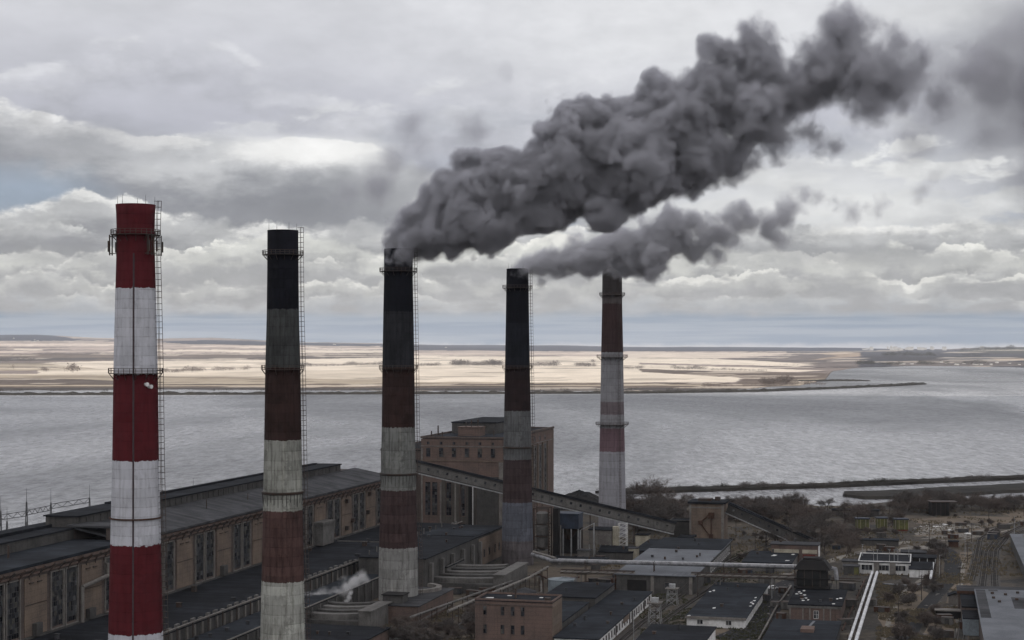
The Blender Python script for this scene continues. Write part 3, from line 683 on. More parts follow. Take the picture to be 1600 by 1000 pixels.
def chimney(px, d, widths, bands, plats, label, ladder=True, rods=4, row=2.4, streak=.6, grime=.5, ladang=-20, extra=None, cage=True):
    """widths: [(photo row, width px)], bands: [(photo row of the upper edge, colour)] downwards"""
    t = thing('chimney', label, 'chimney', ((px-800)/F*d, d, 0), 0, 'smokestacks of the power station')
    Z = lambda y: H - (y-LVL)*d/F
    prof = sorted([(w*d/F/2, Z(y)) for y, w in widths], key=lambda q: q[1])
    # carry the taper down to the ground
    (ra, za), (rb, zb) = prof[0], prof[1]
    if za > .5: prof = [(ra + (ra-rb)/(zb-za)*za*.8, 0)] + prof
    elif za < 0: prof = [(r, max(0,z)) for r, z in prof]
    ztop = prof[-1][1]; rt = prof[-1][0]
    shaft = M(); shaft.lathe(prof + [(rt, ztop), (rt*.80, ztop+.001), (rt*.80, ztop-6), (0.01, ztop-6)], 72, cap=False)
    zb_ = sorted([(Z(y), c_) for y, c_ in bands], key=lambda q: q[0])
    # colour list from the foot: a band runs from the next lower edge up to its own upper edge
    ys = sorted(bands, key=lambda q: -q[0]); lst = []
    for k, (y, c_) in enumerate(ys):
        lo = 0 if k == 0 else Z(ys[k-1][0]); lst.append((max(0, lo), c_))
    # ys[k] upper edge is y; lower edge is the upper edge of the band beneath
    mat_ = bandmat('chimney_paint', lst, ztop, row, streak, grime)
    s_ = shaft.build('shaft', mat_, t, smooth=True)
    for y, over in plats:
        z = Z(y); r0 = interp(prof, z); mm = M(); rail_ring(mm, r0, r0+over, z); mm.build('platform', MT['steel'], t)
    if ladder:
        mm = M(); a = R(ladang); zl = 6.0
        prev = None; z = zl
        ca, sa = math.cos(a), math.sin(a)
        while z < ztop+.8:
            r = interp(prof, min(z, ztop)) + .75
            P = Vector((ca*r, sa*r, z)); sd_ = Vector((-sa, ca, 0))*.38
            if prev is not None:
                mm.tube(prev-sd_, P-sd_, .07, n=4, caps=False); mm.tube(prev+sd_, P+sd_, .07, n=4, caps=False)
                if cage:
                    for o_ in (Vector((ca,sa,0))*.85,): mm.tube(prev+o_, P+o_, .075, n=4, caps=False)
            mm.tube(P-sd_, P+sd_, .07, n=4)
            if cage:
                q = P + Vector((ca,sa,0))*.85; mm.tube(P-sd_, q, .08, n=4); mm.tube(P+sd_, q, .08, n=4)
            mm.tube(P, P-Vector((ca,sa,0))*.85, .07, n=4)
            prev = P; z += 1.35
        mm.build('ladder', MT['steel'], t)
    for i in range(rods):
        a = 2*math.pi*(i+.35)/rods; mm = M(); c_, s2 = math.cos(a)*(rt-.1), math.sin(a)*(rt-.1)
        mm.tube((c_,s2,ztop-.3),(c_,s2,ztop+2.0),.06,.03,5); mm.build('lightning_rod', MT['steel'], t)
    if extra: extra(t, prof, ztop, Z)
    return t
RED, WHT = (.082,.013,.017), (.46,.47,.51)
BLK, SOOT, BRN, MAR = (.0065,.0070,.011), (.033,.036,.038), (.034,.0195,.0175), (.078,.046,.042)
CON, CONL, CONP = (.165,.17,.163), (.265,.272,.248), (.235,.24,.222)
def ch1x(t, prof, zt, Z):
    mm = M()   # seam duct up the face that looks at the viewer
    zs = [0] + [z for _, z in prof if 0 < z < Z(372)] + [Z(397)]
    zs = sorted(set(zs)); a = R(-83)
    for z0, z1 in zip(zs, zs[1:]):
        r0, r1 = interp(prof, z0)+.02, interp(prof, z1)+.02
        mm.tube((math.cos(a)*r0, math.sin(a)*r0, z0), (math.cos(a)*r1, math.sin(a)*r1, z1), .20, n=6, caps=False)
    mm.build('cable_duct', surf('sooty_cable_duct', (.06,.045,.05), (.04,.03,.034), .5), t)
    z = Z(384)                         # hanging frames of radio gear under the top gallery
    for a in [R(x) for x in (-178,-166,-48,-36,-26,20,90,150)]:
        mm = M(); r = interp(prof, z)+1.0; c_, s_ = math.cos(a), math.sin(a)
        for dr in (0,.55): mm.tube((c_*(r+dr), s_*(r+dr), z-2.2), (c_*(r+dr), s_*(r+dr), z+2.4), .11, n=5)
        mm.tube((c_*(r+.6), s_*(r+.6), z+2), (c_*(r-1.1), s_*(r-1.1), z+2), .09, n=4); mm.tube((c_*(r+.6), s_*(r+.6), z-1.8), (c_*(r-1.1), s_*(r-1.1), z-1.8), .09, n=4)
        mm.tube((c_*(r+.75), s_*(r+.75), z-1.4), (c_*(r+.75), s_*(r+.75), z+1.0), .22, n=6)
        mm.build('antenna_frame', MT['steel'], t)
    for k, (a, dz) in enumerate(((R(-52),0),(R(-42),-.5))):
        z = Z(600)+dz; r = interp(prof, z)+.5; mm = M()
        mm.tube((math.cos(a)*(r-.5), math.sin(a)*(r-.5), z), (math.cos(a)*(r+.5), math.sin(a)*(r+.5), z), .36, .46, 12)
        mm.build('dish_antenna', MT['white'], t)
    mm = M(); z = Z(808); r = interp(prof, z); mm.lathe([(r-.1,z-.25),(r+.35,z-.25),(r+.35,z+.1),(r-.1,z+.1)], 60, cap=False)
    mm.build('rust_collar', MT['rust'], t)
chimney(212, 373, [(320,61.5),(334,59.5),(372,57.5),(455,62),(585,68),(720,71.5),(850,77.5),(1000,84)],
    [(320,RED),(453,WHT),(585,RED),(720,WHT),(852,RED),(987,WHT),(1120,RED)], [(367,1.3),(583,1.1)],
    'tall chimney painted in red and white bands, nearest to the viewer', rods=5, row=2.1, streak=.28, grime=.40, ladang=-8, extra=ch1x)
def collar(y, over=.45, mat='steel'):
    def f(t, prof, zt, Z):
        mm = M(); z = Z(y); r = interp(prof, z)
        mm.lathe([(r-.1,z-.6),(r+over*.5,z-.6),(r+over,z-.15),(r+over,z+.15),(r-.1,z+.15)], 60, cap=False)
        mm.build('collar', MT[mat], t)
        mm = M(); n = 30
        for i in range(n):
            a = 2*math.pi*i/n; mm.tube((math.cos(a)*(r+.05), math.sin(a)*(r+.05), z-2.6-(i*7%5)*.35), (math.cos(a)*(r+.25), math.sin(a)*(r+.25), z-.4), .10, n=4)
        mm.build('bracket', MT['concdk'], t)
    return f
def ch2x(t, prof, zt, Z): collar(768)(t, prof, zt, Z)
chimney(442, 455, [(360,48),(420,48.5),(490,50),(575,54.5),(690,58),(770,61),(800,62),(908,66),(1000,70)],
    [(360,BLK),(485,(.050,.053,.053)),(575,BRN),(688,CONL),(797,MAR),(908,(.36,.368,.34))], [(398,1.35),(577,1.1)],
    'smokeless concrete chimney with black top and pale foot, next to the red and white one', row=2.6, ladang=-8, extra=ch2x, cage=True, streak=.62, grime=.85)
def ch3x(t, prof, zt, Z): collar(739)(t, prof, zt, Z)
chimney(622.5, 551, [(389,44.5),(440,45),(487,47),(575,50),(668,52),(738,54.5),(765,55.5),(855,60.5),(940,62),(965,64)],
    [(389,BLK),(487,(.022,.023,.027)),(575,BRN),(668,CON),(765,(.055,.037,.037)),(855,(.25,.25,.242)),(938,(.055,.045,.042))], [(424,1.5),(576,1.1)],
    'black-topped chimney pouring the thickest dark smoke', row=3.0, ladang=-8, extra=ch3x, streak=.58, grime=.8)
def ch4x(t, prof, zt, Z):
    collar(698)(t, prof, zt, Z)
chimney(808.5, 676, [(420,34),(450,35),(505,36.5),(575,39),(643,41.5),(719,44),(785,46.5),(845,49),(888,50.5)],
    [(420,BLK),(505,(.013,.0145,.02)),(574,(.026,.0165,.017)),(643,(.115,.118,.122)),(719,(.052,.037,.038)),(785,(.105,.112,.135)),(845,(.105,.095,.10))], [(450,1.5),(575,1.1)],
    'slim dark chimney with grey smoke bending off its rim, beside the brick boiler house', row=3.0, ladang=-8, extra=ch4x, streak=.5, grime=.7)
def ch5x(t, prof, zt, Z):
    mm = M(); a = R(-172); r = interp(prof, zt); x, y = math.cos(a)*r*.85, math.sin(a)*r*.85
    zz = H - (356-LVL)*775/F
    mm.tube((x,y,zt-1),(x,y,zz),.16,.10,5); mm.box(x-1.3,x+.9,y-.5,y+.5,zz-.9,zz-.65)
    for q in (-1.2,-.4,.4,.8): mm.tube((x+q,y,zz-.7),(x+q,y,zz+.7),.09,n=4)
    mm.tube((x-1.2,y,zz+.5),(x+.8,y,zz+.5),.08,n=4); mm.tube((x+.4,y,zz-.7),(x+.4,y,zz-2),.3,n=6)
    mm.build('beacon_mast', MT['steel'], t)
chimney(956.5, 775, [(417,30.5),(480,31.5),(555,34.5),(626,36.5),(700,39.5),(790,42.5),(838,44)],
    [(417,(.034,.030,.030)),(460,(.085,.075,.074)),(475,(.050,.032,.032)),(551,(.235,.235,.25)),(628,(.155,.13,.14)),(648,(.24,.24,.255)),(670,(.15,.10,.115)),(705,(.285,.285,.31))], [(461,1.3),(558,2.0),(663,2.0)],
    'grey and faded red chimney farthest down the row, standing before open water', row=3.2, streak=.4, grime=.35, ladang=-60, extra=ch5x, cage=False, rods=3)
# ------------------------------------------------ building kit (local axes: x to the right along V, y away along U)
_wc = {}
def win_mesh(w, h, fm, cols=2, rows=3, t=.12):
    k = (round(w,2), round(h,2), fm, cols, rows)
    if k not in _wc:
        mm = M(); mm.box(-w/2, w/2, -.03, .02, 0, h); mm.cur = 1
        f = .14 if h > 3 else .09
        mm.box(-w/2-f, -w/2, -t, .02, -f, h+f); mm.box(w/2, w/2+f, -t, .02, -f, h+f)
        mm.box(-w/2, w/2, -t, .02, h, h+f); mm.box(-w/2, w/2, -t-.1, .02, -f, 0)
        for i in range(1, cols): x = -w/2+w*i/cols; mm.box(x-.04, x+.04, -.07, -.03, 0, h)
        for i in range(1, rows): z = h*i/rows; mm.box(-w/2, w/2, -.065, -.032, z-.035, z+.035)
        _wc[k] = mm.build('window', [MT['glass'], MT[fm]], data=True)
    return _wc[k]
def windows(t, face, xs, z, w, h, W=0, L=0, fm='trim', cols=2, rows=3, name='window', mesh=None):
    """face f (towards the viewer, y=0), r (x=W) or l; xs are positions along that face"""
    me = mesh or win_mesh(w, h, fm, cols, rows)
    for x in xs:
        o = link(name, me, t)
        if face == 'f': o.location = (x, 0, z)
        elif face == 'r': o.location = (W, x, z); o.rotation_euler = (0,0,R(90))
        else: o.location = (0, x, z); o.rotation_euler = (0,0,R(-90))
def shed(name, label, cat, anchor, w, L, h, wall, roof, kind='flat', rise=0.0, over=.35, par=0.0, corner='fl', group=None, rz=ANG, base=0.0, th=.35, clut=0, seed=0, dh=0.0):
    """walls + roof; anchor = world point of the named ground corner"""
    v = Vector((math.cos(rz), math.sin(rz), 0)); u = Vector((-math.sin(rz), math.cos(rz), 0))
    P = Vector((anchor[0], anchor[1], base))
    if 'r' in corner: P = P - v*w
    if 'b' in corner: P = P - u*L
    t = thing(name, label, cat, P, rz, group)
    m1 = M(); m1.prism([(0,0),(w,0),(w,L),(0,L)], 0, h)
    if kind == 'gable_y':    # ridge runs away from the viewer
        m1.add([(0,0,h),(w,0,h),(w/2,0,h+rise),(0,L,h),(w,L,h),(w/2,L,h+rise)], [(0,1,2),(4,3,5)])
    if kind == 'gable_x':
        m1.add([(0,0,h),(0,L,h),(0,L/2,h+rise),(w,0,h),(w,L,h),(w,L/2,h+rise)], [(1,0,2),(3,4,5)])
    m1.build('wall', MT[wall], t)
    m2 = M(); o = over
    if kind == 'flat':
        vs = [(-o,-o,h),(w+o,-o,h),(w+o,L+o,h+dh),(-o,L+o,h+dh)]
        m2.add([(x,y,z+.003) for x,y,z in vs] + [(x,y,z+th) for x,y,z in vs], [(3,2,1,0),(4,5,6,7),(0,1,5,4),(1,2,6,5),(2,3,7,6),(3,0,4,7)])
    elif kind == 'gable_y':
        k = rise/(w/2)
        for sgn in (0, 1):
            xa, xb = (-o, w/2) if sgn == 0 else (w/2, w+o); za, zb = (h-k*o, h+rise) if sgn == 0 else (h+rise, h-k*o)
            m2.add([(xa,-o,za+.01),(xb,-o,zb+.01),(xb,L+o,zb+.01),(xa,L+o,za+.01),(xa,-o,za+th),(xb,-o,zb+th),(xb,L+o,zb+th),(xa,L+o,za+th)],
                   [(3,2,1,0),(4,5,6,7),(0,1,5,4),(1,2,6,5),(2,3,7,6),(3,0,4,7)])
    elif kind == 'gable_x':
        k = rise/(L/2)
        for sgn in (0, 1):
            ya, yb = (-o, L/2) if sgn == 0 else (L/2, L+o); za, zb = (h-k*o, h+rise) if sgn == 0 else (h+rise, h-k*o)
            m2.add([(-o,ya,za+.01),(w+o,ya,za+.01),(w+o,yb,zb+.01),(-o,yb,zb+.01),(-o,ya,za+th),(w+o,ya,za+th),(w+o,yb,zb+th),(-o,yb,zb+th)],
                   [(3,2,1,0),(4,5,6,7),(0,1,5,4),(1,2,6,5),(2,3,7,6),(3,0,4,7)])
    ro = m2.build('roof', MT[roof], t)
    if par > 0:
        m3 = M(); q = .3; z0 = h+th+.002
        m3.box(-.1,w+.1,-.1,q,z0,h+th+par); m3.box(-.1,w+.1,L-q,L+.1,z0,h+th+par); m3.box(-.1,q,q,L-q,z0,h+th+par); m3.box(w-q,w+.1,q,L-q,z0,h+th+par)
        m3.build('parapet', MT[wall], t)
    rnd = random.Random(seed+int(w*10))
    for i in range(clut):    # roof vents
        m4 = M(); x, y = rnd.uniform(.12,.88)*w, rnd.uniform(.08,.92)*L; s_ = rnd.uniform(.25,.5); hh = rnd.uniform(.6,1.4); z = h+th+dh*y/L - .05
        if kind != 'flat': z += rise*.5
        m4.box(x-s_,x+s_,y-s_,y+s_,z,z+hh); m4.box(x-s_-.15,x+s_+.15,y-s_-.15,y+s_+.15,z+hh,z+hh+.12)
        m4.build('vent', MT['roofgrey' if i % 2 else 'steel'], ro)
    t['_w'] = w; t['_L'] = L; t['_h'] = h
    return t
SPLIT = {'pilaster','gate','buttress','gutter_bracket','post','roof_patch','pillar','stub_pipe','window','wall_fan','lintel','corner_strip','chute','vent','stair','mast','riser','band','lobby','panel','pipe_riser','roof_hut','wall_box'}
def part(t, name, mat, fn):
    mm = M(); fn(mm); mt = MT[mat] if isinstance(mat, str) else mat
    if name in SPLIT and len(mm.cuts) > 1:
        o = None; cuts = mm.cuts + [(len(mm.v), len(mm.f))]; g = 2 if name in ('vent','gutter_bracket') and len(mm.cuts) % 2 == 0 else 1
        for k in range(0, len(mm.cuts), g):
            (v0, f0), (v1, f1) = cuts[k], cuts[k+g]; q = M(); q.v = mm.v[v0:v1]; q.f = [[i-v0 for i in f] for f in mm.f[f0:f1]]; q.mi = mm.mi[f0:f1]; o = q.build(name, mt, t)
        return o
    return mm.build(name, mt, t)
# ================================================= turbine hall: wall line through (-133, 432), runs along U
HP = Vector((-133, 432, 0)) - U*45
def hall_u(d): return (d-432)/.9701 + 45          # local y of the wall line at depth d
L1 = hall_u(500); L2 = hall_u(748)
# near half, sunk roof
t = thing('turbine_hall', 'near half of the brick turbine hall with sunken blue-grey roof, behind the striped chimney', 'building', HP, ANG)
part(t, 'wall', 'brickdk', lambda m: m.box(-34, 0, 0, L1, 0, 29.2))
part(t, 'roof', 'bitblue', lambda m: m.box(-17.3, .9, -.5, L1, 29.203, 30.0))
part(t, 'clerestory', 'concdk', lambda m: m.box(-34, -17.303, 0, L1, 29.2, 33.0))
part(t, 'upper_roof', 'bitumen', lambda m: (m.box(-34.3, -17.0, 0, L1, 33.003, 33.4), m.box(-25.2, -24.6, 0, L1, 33.403, 34.3)))
hallA = t
# far half, roof pitched down to the eave
HB = HP + U*(L1+.05)
t = thing('turbine_hall', 'far half of the brick turbine hall with pitched grey roof, behind the second chimney', 'building', HB, ANG)
LB = L2-L1
part(t, 'wall', 'brickdk', lambda m: (m.box(-34, 0, 0, LB, 0, 29.2), m.box(-34, -17.3, 0, LB, 29.2, 33.0)))
def rf(m):
    m.add([(1.2,-.4,29.4),(1.2,LB+.4,29.4),(-17.6,LB+.4,33.1),(-17.6,-.4,33.1),(1.2,-.4,30.1),(1.2,LB+.4,30.1),(-17.6,LB+.4,33.7),(-17.6,-.4,33.7)],
          [(0,1,2,3),(7,6,5,4),(0,4,5,1),(3,2,6,7),(0,3,7,4),(1,5,6,2)])
part(t, 'roof', 'roofgrey', rf)
LM = hall_u(730)-L1
def mon(m):
    m.box(-28.5, -17.7, 3, LM, 33.0, 36.3)
    for i in range(52):
        y = 4 + i*(LM-5)/52; m.box(-17.703, -17.45, y, y+.28, 33.9, 35.9)
part(t, 'roof_monitor', 'concdk', mon)
part(t, 'monitor_roof', 'bitumen', lambda m: (m.box(-29, -17.2, 2.4, LM+.5, 36.303, 36.7), m.box(-28.2,-26.5, 40, LM-6, 36.703, 37.3)))
part(t, 'back_roof', 'bitumen', lambda m: m.box(-34.3, -28.7, 0, LB, 33.003, 33.4))
part(t, 'roof_slab', 'roofgrey', lambda m: m.box(-19, 2.4, -1.6, 9, 33.75, 34.3))
part(t, 'stair_head', 'brickdk', lambda m: m.box(-6, .2, -1, 8, 30.2, 33.7))
hallB = t
# facade: piers, lesenes, dark tall window pairs, cornice, drainage brackets
def hall_facade(t, off, y0, y1, seed):
    rnd = random.Random(seed)
    k = -2
    wins = []; piers = []
    while True:
        d = 427 + 30*k; ya = hall_u(d) - off
        if ya > y1: break
        for s0 in (0.0, 7.7):
            a = ya + s0/.9701*1.0
            if a > y0+.5 and a+6.6 < y1-.5: wins.append(a+3.3)
        if ya+15.6 > y0 and ya+30.5 < y1: piers.append((ya+16.2, ya+29.6))
        k += 1
    me = M(); w_, h_ = 6.3, 15.0
    me.box(-w_/2, w_/2, -.02, .03, 0, h_); me.cur = 1
    for x in (-w_/2-.45, w_/2): me.box(x, x+.45, -.45, .03, -.6, h_+.3)
    me.box(-w_/2, w_/2, -.35, .03, h_, h_+.3); me.box(-w_/2-.45, w_/2+.45, -.5, .03, -1.0, -.6)
    me.cur = 2
    for i in range(1,5): x = -w_/2+w_*i/5; me.box(x-.06,x+.06,-.07,-.02,0,h_)
    for i in range(1,11): z = h_*i/11; me.box(-w_/2,w_/2,-.065,-.021,z-.05,z+.05)
    md = me.build('window', [MT['glass'], MT['trim'], MT['concdk']], data=True)
    for y in wins: link('window', md, t, (0.003, y, 11.2)).rotation_euler = (0,0,R(90))
    for i, (a, b_) in enumerate(piers):
        part(t, 'wall_panel', 'brick2', lambda m: m.box(0.003, .22, a+.9, b_-.9, 10.5, 26.2))
        def lin(m):
            m.box(.221, .5, a+3, a+5.4, 24.6, 24.9); m.box(.221, .5, a+7.2, a+9.6, 24.6, 24.9)
            m.box(.221, .4, a+1.2, b_-1.2, 18.9, 19.1)
        part(t, 'lintel', 'steel', lin)
        if rnd.random() < .6:
            def hut(m):
                y = a + rnd.uniform(3,7); m.box(.221, 1.6, y, y+rnd.uniform(1.5,4), 10.5, 12.6+rnd.random()*1.5)
            part(t, 'wall_box', 'concdk', hut)
    def corn(m):
        m.box(.004, .55, y0, y1, 27.0, 27.5); m.box(.004, .9, y0, y1, 28.3, 29.1)
    part(t, 'cornice', 'brick', corn)
    def brk(m):
        y = y0+2
        while y < y1-1:
            m.tube((.3,y,26.9),(1.9,y+.6,28.9),.28,n=6); m.tube((.3,y,26.9),(.3,y,25.8),.2,n=6); y += 5.2
    part(t, 'gutter_bracket', 'steel', brk)
    part(t, 'wall_base', 'concdk', lambda m: m.box(.004, .7, y0, y1, 9.6, 10.4))
hall_facade(hallA, 0, 0, L1-.1, 1); hall_facade(hallB, L1+.05, .1, LB, 2)
# big framed gate bays and a rising duct on the wall
def duct(t, y, y2, z0, z1):
    def f(m):
        m.tube((1.0,y,z0),(1.0,y,z1),.55,n=8); m.tube((1.0,y,z1),(1.0,y2,z1+1.3),.6,n=8); m.tube((1.0,y2,z1+1.3),(1.0,y2,25),.5,n=8)
    part(t, 'duct', 'trim', f)
duct(hallA, hall_u(472.5), hall_u(487), 10, 20)
def gatef(y0, y1, z1):
    def f(m):
        m.box(.25, 4.2, y0, y1, 10.4, z1-1); m.box(.25,4.6,y0-.5,y1+.5,z1-.997,z1)
    part(hallB, 'gate_lobby', 'conc', f)
gatef(hall_u(652)-L1, hall_u(664)-L1, 19.5)
def fans(m):
    for d, z in ((688,24.6),(716,25.2),(672,12.5),(688,13.5),(695,16),(714,17.5),(668,10.8)):
        y = hall_u(d)-L1; m.box(.3, 1.6, y-.9, y+.9, z-.9, z+.7)
part(hallB, 'wall_fan', 'steel', fans)
part(hallA, 'roof_post', 'steel', lambda m: m.box(-12,-11.6, hall_u(455), hall_u(455)+.4, 30.0, 33.5))
for i, d in enumerate((520, 575, 610, 660)):
    part(hallB, 'drain_pipe', 'steel', lambda m: m.tube((-9, hall_u(d)-L1, 31), (-9, hall_u(d)-L1, 35.4 if i % 2 else 34.4), .17, n=6))
# ================================================= low annex in front of the hall, then the pipe terrace
AX = HP + V*1.0
def annex(name, label, x0, x1, y0, y1, h, wall, roof):
    t = thing(name, label, 'building', HP + V*x0 + U*y0, ANG)
    w, L = x1-x0, y1-y0
    part(t, 'wall', wall, lambda m: m.box(0, w, 0, L, 0, h))
    part(t, 'roof', roof, lambda m: m.box(0, w+.3, -.3, L+.3, h+.003, h+.35))
    return t, w, L
t, w, L = annex('annex', 'long flat-roofed annex with dark roof along the foot of the turbine hall', 1.0, 32, -20, hall_u(745), 9.6, 'concdk', 'bitumen')
def parap(m):
    y = 0
    while y < L-3:
        m.box(w-.45, w+.25, y, y+2.0, 9.951, 11.0 + (.4 if int(y)%3 else 0)); y += 5.1
    m.box(w-.3, w+.1, 0, L, 9.951, 10.5)
part(t, 'parapet', 'conc', parap)
def piers(m):
    y = 1
    while y < L: m.box(w+.003, w+.5, y, y+1.0, 0, 9.59); y += 5.1
part(t, 'pilaster', 'trim', piers)
rnd = random.Random(5)
for i in range(22):
    x, y = rnd.uniform(3, w-4), rnd.uniform(60, L-6); s_ = rnd.uniform(.3,.9); hh = rnd.uniform(.5,1.8)
    part(t, 'vent', 'roofgrey' if i%3 else 'steel', lambda m: (m.box(x-s_,x+s_,y-s_,y+s_,9.9,9.95+hh), m.box(x-s_-.2,x+s_+.2,y-s_-.2,y+s_+.2,9.953+hh,10.1+hh)))
part(t, 'roof_curb', 'conc', lambda m: m.box(2, w-1, hall_u(690), hall_u(690)+.5, 9.95, 10.4))
part(t, 'roof_curb', 'conc', lambda m: m.box(2, w-1, hall_u(452), hall_u(452)+.5, 9.95, 10.4))
# long pipe on the parapet
pp = thing('pipeline', 'long pale pipe running along the annex parapet', 'pipe', HP + V*33.4 - U*15, ANG)
part(pp, 'pipe', 'trim', lambda m: m.tube((0,0,10.9),(0,L-4,10.9),.24,n=8))
def pst(m):
    y = 3
    while y < L-6: m.box(-.12,.12,y,y+.24,9.0 if False else 6.0,10.7); y += 10.2
part(pp, 'support', 'steel', pst)
t, w2, L2_ = annex('pump_house', 'lower flat-roofed strip building with slate-coloured roof below the long annex', 34.4, 46, -20, hall_u(612), 6.6, 'concdk', 'bitblue')
part(t, 'coping', 'trim', lambda m: m.box(w2-.1, w2+.35, 0, L2_, 6.951, 7.25))
def piers2(m):
    y = 1
    while y < L2_: m.box(w2+.003, w2+.55, y, y+.8, 0, 6.59); y += 7.3
part(t, 'pilaster', 'conc', piers2)
for i in range(10):
    x, y = rnd.uniform(2, w2-2), rnd.uniform(80, L2_-4)
    part(t, 'vent', 'roofgrey', lambda m: (m.box(x-.4,x+.4,y-.4,y+.4,6.9,7.9), m.box(x-.6,x+.6,y-.6,y+.6,7.903,8.0)))
# ================================================= boiler house
MT['trimdk'] = surf('stained_plaster', (.085,.078,.070), (.055,.050,.046), .2, .95, .6)
FRp = Vector((-4, 782, 0)); BW, BL, BH = 40.5, 108, 44.6
P = FRp - V*BW
t = thing('boiler_house', 'big brick boiler house with small square windows under the parapet and a raised roof', 'building', P, ANG)
part(t, 'wall', 'brick', lambda m: m.box(0, BW, 0, BL, 0, BH))
part(t, 'roof', 'bitblue', lambda m: m.box(.6, BW-.6, .6, BL+.3, BH+.003, BH+.3))
part(t, 'parapet', 'brickdk', lambda m: (m.box(-.25,BW+.25,-.25,.5,BH+.304,BH+1.2), m.box(BW-.4,BW+.35,.6,BL,BH+.304,BH+1.4), m.box(-.25,.5,.6,BL,BH+.304,BH+1.2), m.box(.55,BW-.5,BL-.5,BL+.35,BH+.304,BH+1.0)))
part(t, 'roof_hall', 'concdk', lambda m: m.box(2, 25, 46, BL-1, BH+.3, BH+5.6))
part(t, 'roof_hall_cover', 'bitumen', lambda m: m.box(1.6, 25.4, 45.6, BL-.6, BH+5.603, BH+6.1))
part(t, 'lift_house', 'brick', lambda m: (m.box(12, 23, 22, 32, BH+.3, BH+4.4), m.box(11.7,23.3,21.7,32.3,BH+4.403,BH+4.8)))
for x, y, hh in ((4,4,3.0),(7,5,5.6),(9.4,4,2.6),(15.5,24,6.6),(18,25,7.4),(21,26,7.6),(32,70,3),(28,30,2.4),(29,52,3.6)):
    part(t, 'flue', 'steel', lambda m: m.tube((x,y,BH+.3 if x<12 or x > 24 else BH+4.8),(x,y,BH+hh+.6),.32,n=8))
mmr = M(); mmr.lathe([(1.0,-.02),(1.0,.12),(.01,.12)], 16, cap=False)
xs = [3.6+6.35*i for i in range(6)]
windows(t, 'f', xs, 36.2, 1.9, 4.1, fm='brickdk', cols=1, rows=2)
windows(t, 'f', xs, 42.0, 1.3, 1.3, fm='brick', cols=1, rows=1)
part(t, 'string_course', 'trim', lambda m: m.box(-.1, BW+.15, -.28, -.003, 41.0, 41.4))
part(t, 'string_course', 'brick2', lambda m: m.box(-.1, BW+.15, -.3, -.003, 34.2, 34.6))
windows(t, 'f', [3.4, 6.8, 13.8, 20.4], 8.5, 2.4, 15.5, fm='brickdk', cols=2, rows=8)
windows(t, 'f', [13.8, 20.4], 2.0, 3.0, 2.6, fm='brickdk', cols=2, rows=1)
part(t, 'pilaster', 'trim', lambda m: (m.box(BW-2.2,BW-.1,-.35,-.003,0,34), m.box(9.4,10.2,-.3,-.003,4,24), m.box(16.6,17.4,-.3,-.003,4,24), m.box(0,.9,-.3,-.003,0,40)))
part(t, 'lower_cladding', 'concdk', lambda m: m.box(27.5, BW-2.4, -.3, -.003, 0, 27))
part(t, 'plaster_face', 'trimdk', lambda m: (m.box(10.3, 12.2, -.24, -.003, 0, 27), m.box(15.4, 16.5, -.24, -.003, 0, 27), m.box(17.5, 18.8, -.24, -.003, 0, 27), m.box(22.0, 27.2, -.24, -.003, 0, 27), m.box(12.3, 15.3, -.2, -.003, 4.9, 8.0), m.box(18.9, 21.9, -.2, -.003, 4.9, 8.0), m.box(12.3,15.3,-.2,-.003,24.4,27), m.box(18.9,21.9,-.2,-.003,24.4,27)))
part(t, 'downpipe', 'white', lambda m: m.box(25.6, 25.95, -1.0, -.6, 1, 26))
part(t, 'downpipe', 'black', lambda m: m.box(23.6, 25.3, -.8, -.3, 1, 27))
# tall strips on the side that looks right
md = M(); md.box(-2.2,2.2,-.02,.03,0,27); md.cur = 1
for x in (-2.6,2.2): md.box(x,x+.4,-.4,.03,-.4,27.4)
md.box(-2.2,2.2,-.3,.03,27,27.4); md.cur = 0
for i in range(1,12): md.box(-2.2,2.2,-.06,-.021,27*i/12-.06,27*i/12+.06)
md = md.build('window', [MT['glass'], MT['trim']], data=True)
windows(t, 'r', [18+11.5*i for i in range(7)], 11, 0, 0, W=BW, mesh=md)
windows(t, 'r', [18+11.5*i for i in range(7)], 40.2, 2.4, 2.4, W=BW, fm='brick', cols=1, rows=1)
part(t, 'string_course', 'trim', lambda m: m.box(BW+.003, BW+.25, 0, BL, 39.2, 39.6))
part(t, 'pilaster', 'brick2', lambda m: [m.box(BW+.003, BW+.5, 12.2+11.5*i-.8, 12.2+11.5*i+.8, 6, 39.1) for i in range(8)])
part(t, 'sill_band', 'trim', lambda m: m.box(BW+.003, BW+.35, 0, BL, 9.0, 9.5))
shed('boiler_wing', 'narrow lower brick wing at the left of the boiler house, behind the third chimney', 'building', FRp - V*(BW+.1) + U*6, 22, 70, 38.4, 'brickdk', 'bitumen', corner='fr', par=.7)
